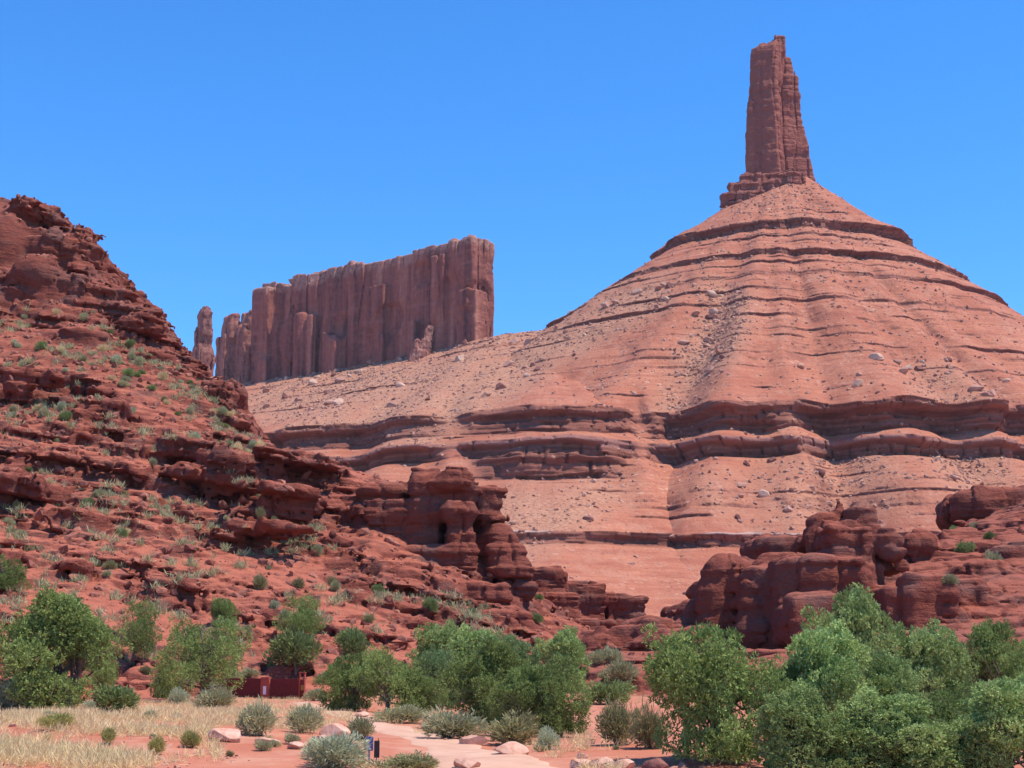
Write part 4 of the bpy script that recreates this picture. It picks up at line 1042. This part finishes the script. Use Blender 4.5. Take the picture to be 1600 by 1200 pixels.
scatter_shrubs(HV, HN, [(80, 470), (130, 480), (330, 620), (400, 690), (520, 720), (430, 740), (300, 660), (90, 560)], 46, ['sage', 'sage', 'straw', 'green'], .6, 1.6, 'pale shrub in the brushy strip slanting down the hillside', 'shrubs of the slanting brushy strip', 6)
scatter_shrubs(HV, HN, [(500, 880), (850, 900), (900, 1010), (560, 1010)], 24, ['sage', 'green', 'olive'], .6, 1.5, 'shrub on the ledges below the middle butte', 'shrubs below the middle butte', 7)
RN2 = normals(RV2, RF2)
scatter_shrubs(RV2, RN2, [(1420, 800), (1600, 760), (1600, 960), (1440, 960), (1400, 870)], 20, ['green', 'green', 'sage'], .7, 1.7, 'green shrub growing on the right rock outcrop', 'shrubs on the right outcrop', 8)
scatter_shrubs(RV2, RN2, [(890, 930), (1100, 930), (1120, 1030), (890, 1040)], 14, ['green', 'sage', 'olive'], .7, 1.6, 'shrub on the slab ramp left of the domed outcrop', 'shrubs on the slab ramp', 9)

# ------------------------------------------------------------------ dry grass
def build_grass():
    rs = np.random.RandomState(3); P = []
    polys = [([(-40, 1085), (330, 1095), (420, 1130), (330, 1150), (360, 1190), (150, 1195), (-40, 1200)], 7500), ([(250, 1080), (500, 1085), (560, 1120), (480, 1150), (340, 1130)], 1300), ([(860, 1130), (1040, 1140), (1040, 1180), (900, 1165)], 260), ([(580, 1105), (760, 1105), (700, 1150), (610, 1130)], 300), ([(820, 1150), (980, 1180), (960, 1200), (840, 1170)], 120), ([(900, 1040), (1020, 1060), (1010, 1100), (920, 1100)], 400)]
    for poly, n in polys:
        us = [p[0] for p in poly]; vs = [p[1] for p in poly]; c = 0
        u = rs.uniform(min(us), max(us), n * 4); v = rs.uniform(min(vs), max(vs), n * 4); m = inpoly(u, v, poly); u, v = u[m][:n], v[m][:n]
        # flat-ground hit
        for a, b in zip(u, v):
            q = at(a, b, 50.0); t = CAMZ - 0.2; k = t / max(CAMZ - q.z, .05) if q.z < CAMZ else 3
            P.append((q.x * k, 50 * k))
    P = np.array(P); P = P[(P[:, 1] < 125)]
    dens = fbm(P[:, 0] / 3.2, P[:, 1] / 3.2, 0 * P[:, 0], 3); P = P[dens > -.22 + .35 * rs.rand(len(P))]
    Z = G(P[:, 0], P[:, 1]); P3 = np.stack([P[:, 0], P[:, 1], Z], 1)
    D = np.tile(np.array([[0.12, 0, 1.0]]), (len(P3), 1))
    V, Fq, t = leaves(P3, D, rs, .25, 24, .045, .75)
    V[:, 2] = np.maximum(V[:, 2], G(V[:, 0], V[:, 1]) - .05)
    o = obj('grass', mesh_np('grass', V, Fq, False, {'tone': t}), M['straw']); tag(o, 'dry straw coloured grass on the foreground bank', kind='stuff')
build_grass()
def hill_tufts():
    rs = np.random.RandomState(4)
    sel = pick(HV, HN, [(0, 470), (110, 480), (330, 600), (400, 690), (560, 900), (820, 960), (820, 1040), (0, 1050)], 2600, rs, .6)
    P = HV[sel].astype(float); dn = fbm(P[:, 0] / 9, P[:, 1] / 9, P[:, 2] / 9, 3); P = P[dn > -.05]
    a_ = leaves(P, np.tile([[0, 0, 1.0]], (len(P), 1)), rs, .5, 14, .09, .6); Q = P[rs.rand(len(P)) < .42]; q_ = np.repeat(Q, 6, 0) + rs.normal(size=(len(Q) * 6, 3)) * [.35, .35, .1]
    b_ = leaves(q_, np.tile([[0, 0, 1.0]], (len(q_), 1)), rs, .8, 12, .09, .6)
    V = np.concatenate([a_[0], b_[0]]); Fq = np.concatenate([a_[1], b_[1] + len(a_[0])]); t = np.concatenate([a_[2], b_[2]])
    o = obj('grass', mesh_np('grass', V, Fq, False, {'tone': t}), M['sage']); tag(o, 'small pale tufts of dry grass scattered over the left hillside', kind='stuff')
hill_tufts()
def ground_litter():
    rs = np.random.RandomState(14); n = 5200
    Y = 30 + 95 * rs.rand(n) ** 1.6; X = (rs.uniform(-60, 1660, n) - 800) / FPX * Y
    k = fbm(X / 4, Y / 4, 0 * X + 5, 3) > -.1 + .25 * rs.rand(n); X, Y = X[k], Y[k]
    P = np.stack([X, Y, G(X, Y)], 1)
    rubble_mesh('gravel', P, None, range(len(P)), .018, .16, near_rub2, 'small stones and gravel strewn over the red soil', 15)
near_rub2 = simple_mat('ground_stones', (0.26, 0.10, 0.065), (0.58, 0.33, 0.23), 1.2, 0.5, 0.03, obj_coord=False)
ground_litter()

# ------------------------------------------------------------------ path, slabs, fence, signs
def build_path(name, pts, wd, label):
    P = []
    for u, v in pts:
        q = ground_pt(u, v); P.append((q.x, q.y))
    P = np.array(P); t = np.concatenate([[0], np.cumsum(np.linalg.norm(np.diff(P, axis=0), axis=1))]); s = np.arange(0, t[-1], .25)
    x, y = np.interp(s, t, P[:, 0]), np.interp(s, t, P[:, 1])
    for _ in range(30):
        x[1:-1] = (x[:-2] + x[1:-1] * 2 + x[2:]) / 4; y[1:-1] = (y[:-2] + y[1:-1] * 2 + y[2:]) / 4
    dx, dy = np.gradient(x), np.gradient(y); L = np.hypot(dx, dy); nx, ny = -dy / L, dx / L
    k = np.linspace(-1, 1, 17); wv = np.interp(s, [0, s[-1]], wd) * (1 + .22 * fbm(s / 2, 0 * s, 0 * s, 2) + .12 * vnoise(s / .6, 0 * s, 0 * s + 5))
    X = x[:, None] + nx[:, None] * k * wv[:, None] / 2; Y = y[:, None] + ny[:, None] * k * wv[:, None] / 2
    Z = G(X, Y) + 0.05 * (1 - np.abs(k) ** 8)[None] - .015
    V = np.stack([X, Y, Z], -1).reshape(-1, 3)
    o = obj(name, mesh_np(name, V, grid_faces(len(s), 17)), M['path']); tag(o, label, kind='structure')
build_path('path', [(470, 1098), (520, 1112), (575, 1128), (640, 1146), (700, 1165), (760, 1186), (850, 1215), (950, 1260)], (1.3, 2.1), 'pale sandy trail winding down from the red gate')
build_path('path', [(560, 1192), (640, 1193), (720, 1199), (850, 1235)], (1.2, 1.7), 'pale side branch of the trail along the bottom edge')

SLAB = [(716, 762, 1144, 1168, 'flat reddish slab at the path edge under the sage bush'), (772, 828, 1158, 1182, 'large pale flat slab right of the path'), (710, 752, 1184, 1206, 'angular red stone at the bottom of the path'), (328, 378, 1134, 1162, 'big pale slab on the left bank'),
        (400, 436, 1152, 1168, 'narrow whitish slab on the red soil'), (448, 475, 1160, 1174, 'low pinkish slab right of the narrow whitish one'), (500, 545, 1130, 1160, 'tilted pale slab behind the blue green sage'), (490, 515, 1148, 1166, 'small brown stone beside the tilted slab'),
        (552, 578, 1110, 1124, 'red boulder at the foot of the round juniper'), (888, 925, 1182, 1204, 'pale stone leftmost of the bottom row'), (922, 958, 1182, 1204, 'pale stone second in the bottom row'), (952, 1000, 1186, 1206, 'long pale slab in the bottom row'), (1005, 1048, 1186, 1208, 'dark brown stone in the shade of the big juniper'), (900, 918, 1176, 1190, 'small pinkish stone on top of the bottom row')]
for j, (u0, u1, v0, v1, lab) in enumerate(SLAB):
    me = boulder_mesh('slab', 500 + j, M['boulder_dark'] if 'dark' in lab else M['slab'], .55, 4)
    b = ground_pt((u0 + u1) / 2, v1 - 3); s = (u1 - u0) / 2 * b.y / FPX * 1.1; h = (v1 - v0) * b.y / FPX
    o = link(bpy.data.objects.new('boulder' if 'slab' not in lab else 'rock_slab', me)); o.location = (b.x, b.y, b.z + h * .3); o.scale = (s, s, h * 1.05); o.rotation_euler = (random.uniform(-.1, .1), random.uniform(-.15, .15), random.uniform(-.5, .5))
    tag(o, lab, 'rock')

def bxm(name, boxes, mat, parent=None, loc=(0, 0, 0), rz=0, bev=0.006):
    bm = bmesh.new()
    for (x, y, z, sx, sy, sz) in boxes:
        r_ = bmesh.ops.create_cube(bm, size=1.0); vs = r_['verts']
        bmesh.ops.scale(bm, vec=(sx, sy, sz), verts=vs); bmesh.ops.translate(bm, vec=(x, y, z), verts=vs)
    if bev: bmesh.ops.bevel(bm, geom=bm.edges[:], offset=bev, segments=1, affect='EDGES')
    me = bpy.data.meshes.new(name); bm.to_mesh(me); bm.free(); me.materials.append(mat)
    o = bpy.data.objects.new(name, me); o.location = loc; o.rotation_euler = (0, 0, rz)
    return link(o, parent)
M['rust'] = simple_mat('rusty_steel', (0.13, 0.020, 0.018), (0.20, 0.035, 0.028), 3.0, .2, .01, .6)
M['rust_light'] = simple_mat('red_paint', (0.34, 0.075, 0.05), (0.42, 0.10, 0.07), 3.0, .2, .01, .6)
M['white'] = simple_mat('white_paint', (0.75, 0.76, 0.80), (0.82, 0.83, 0.86), 5, .05, .005, .5)
M['blue'] = simple_mat('blue_paint', (0.06, 0.075, 0.22), (0.10, 0.12, 0.30), 5, .05, .005, .5)
M['black'] = simple_mat('dark_paint', (0.018, 0.012, 0.014), (0.04, 0.025, 0.028), 5, .1, .005, .6)
M['ochre'] = simple_mat('ochre_paint', (0.30, 0.19, 0.05), (0.38, 0.25, 0.07), 5, .05, .005, .5)
M['steel'] = simple_mat('galvanised_steel', (0.30, 0.28, 0.27), (0.42, 0.40, 0.38), 12, .1, .004, .5)
def build_fence():
    a = ground_pt(352, 1082, 114.0); b = ground_pt(467, 1092, 106.0)
    L = math.hypot(b.x - a.x, b.y - a.y); rz = math.atan2(b.y - a.y, b.x - a.x)
    zt = at(410, 1060, 110).z; zb = min(a.z, b.z) - .2
    hh = zt - zb
    r = empty('metal_fence', (a.x, a.y, zb), rz); tag(r, 'dark red corrugated metal fence half hidden by brush', 'fence')
    px = L * (418 - 352) / 115.0
    def corr(x0, x1, nm):
        n = int((x1 - x0) / .09); V = []; F = []
        for i in range(n + 1):
            x = x0 + (x1 - x0) * i / n; y = .03 if i % 2 else -.03
            V += [(x, y, 0), (x, y, hh), (x, y + .012, hh), (x, y + .012, 0)]
        for i in range(n):
            q = i * 4
            for k in range(4): F.append((q + k, q + 4 + k, q + 4 + (k + 1) % 4, q + (k + 1) % 4))
        obj(nm, mesh_np(nm, V, F, False), M['rust'], r)
    corr(0, px - .6, 'panel'); corr(px + .6, L - .05, 'panel')
    bxm('pillar', [(px, -.06, hh / 2 + .05, 1.18, .22, hh + .1)], M['rust_light'], r)
    bxm('rail', [(px / 2 - .3, .08, hh - .15, px - .6, .06, .08)], M['rust'], r); bxm('rail', [((px + .6 + L) / 2, .08, hh - .15, L - px - .7, .06, .08)], M['rust'], r)
    # notice on the pillar
    n0 = bxm('notice_sign', [(0, 0, 0, .42, .03, .62)], M['white'], None, tuple(r.matrix_basis @ Vector((px + .05, -.19, hh * .48))), rz)
    tag(n0, 'white notice board on the bright red fence pillar', 'sign')
    g = empty('gateway', tuple(b), rz); tag(g, 'red steel gateway frame with a tall door at the fence end', 'gate')
    gh = at(475, 1052, 106).z - b.z; gw = 15 * 106 / FPX
    bxm('post', [(.06, 0, gh / 2 - .1, .11, .11, gh + .2)], M['rust_light'], g); bxm('post', [(gw, 0, gh / 2 - .1, .11, .11, gh + .2)], M['rust_light'], g)
    bxm('lintel', [(gw / 2 + .03, -.003, gh + .045, gw + .12, .13, .09)], M['rust_light'], g)
    bxm('door', [(gw / 2 + .03, .02, gh * .38 + .02, gw - .2, .04, gh * .76)], M['rust'], g)
    y0 = bxm('notice_sign', [(0, 0, 0, .36, .025, .36)], M['ochre'], None, tuple(g.matrix_basis @ Vector((gw * .62, -.03, gh * .45))), rz)
    tag(y0, 'small ochre yellow notice on the gate door', 'sign')
build_fence()
def build_signs():
    p = ground_pt(588, 1206); d = p.y; px = d / FPX
    r = empty('trail_marker', tuple(p), 0.25); tag(r, 'black trail marker on a thin steel post', 'marker')
    z1 = at(588, 1157, d).z - p.z; z0 = at(588, 1184, d).z - p.z
    bxm('post', [(0, .02, (z1 + .03) / 2 - .1, .022, .022, z1 + .12)], M['steel'], r, bev=.003)
    bxm('panel', [(0, -.01, (z0 + z1) / 2, 8.2 * px, .03, z1 - z0)], M['black'], r, bev=.008)
    bxm('spike', [(2.2 * px, 0, z1 + 1.6 * px, .015, .012, 3.5 * px)], M['black'], r, bev=.002)
    q = ground_pt(576, 1196); d = q.y; px = d / FPX
    r = empty('trail_sign', tuple(q), -0.1); tag(r, 'blue trail sign with pale lettering, partly behind sage', 'sign')
    z1 = at(576, 1151, d).z - q.z; z0 = at(576, 1173, d).z - q.z
    bxm('post', [(0, .03, z1 / 2 - .1, .05, .04, z1 + .15)], M['steel'], r, bev=.004)
    bxm('panel', [(0, 0, (z0 + z1) / 2, 13 * px, .025, z1 - z0)], M['blue'], r, bev=.004)
    rs = np.random.RandomState(2); bx = []
    for i in range(6):
        w_ = (4 + rs.rand() * 3) * px; bx.append((-1.5 * px + rs.uniform(-.5, .5) * px, -.016, z0 + (z1 - z0) * (.15 + .1 * i), w_, .006, .9 * px))
    bxm('map_lines', bx, M['white'], r, bev=0)
build_signs()

# ------------------------------------------------------------------ haze
def build_haze():
    bm = bmesh.new(); r_ = bmesh.ops.create_cube(bm, size=1.0)
    x0, x1, y0, y1, z0, z1 = -6200, 6200, -60, 9200, -4, 640
    bmesh.ops.scale(bm, vec=(x1 - x0, y1 - y0, z1 - z0), verts=r_['verts']); bmesh.ops.translate(bm, vec=((x0 + x1) / 2, (y0 + y1) / 2, (z0 + z1) / 2), verts=r_['verts'])
    me = bpy.data.meshes.new('haze'); bm.to_mesh(me); bm.free()
    m = bpy.data.materials.new('air'); m.use_nodes = True; t = m.node_tree
    t.nodes.remove(t.nodes['Principled BSDF']); v = t.nodes.new('ShaderNodeVolumePrincipled')
    v.inputs['Density'].default_value = 0.000028; v.inputs['Color'].default_value = (0.70, 0.82, 1.0, 1)
    t.links.new(v.outputs[0], t.nodes['Material Output'].inputs['Volume']); me.materials.append(m)
    tag(link(bpy.data.objects.new('haze', me)), kind='stuff', label='thin blue summer haze in the air')
build_haze()
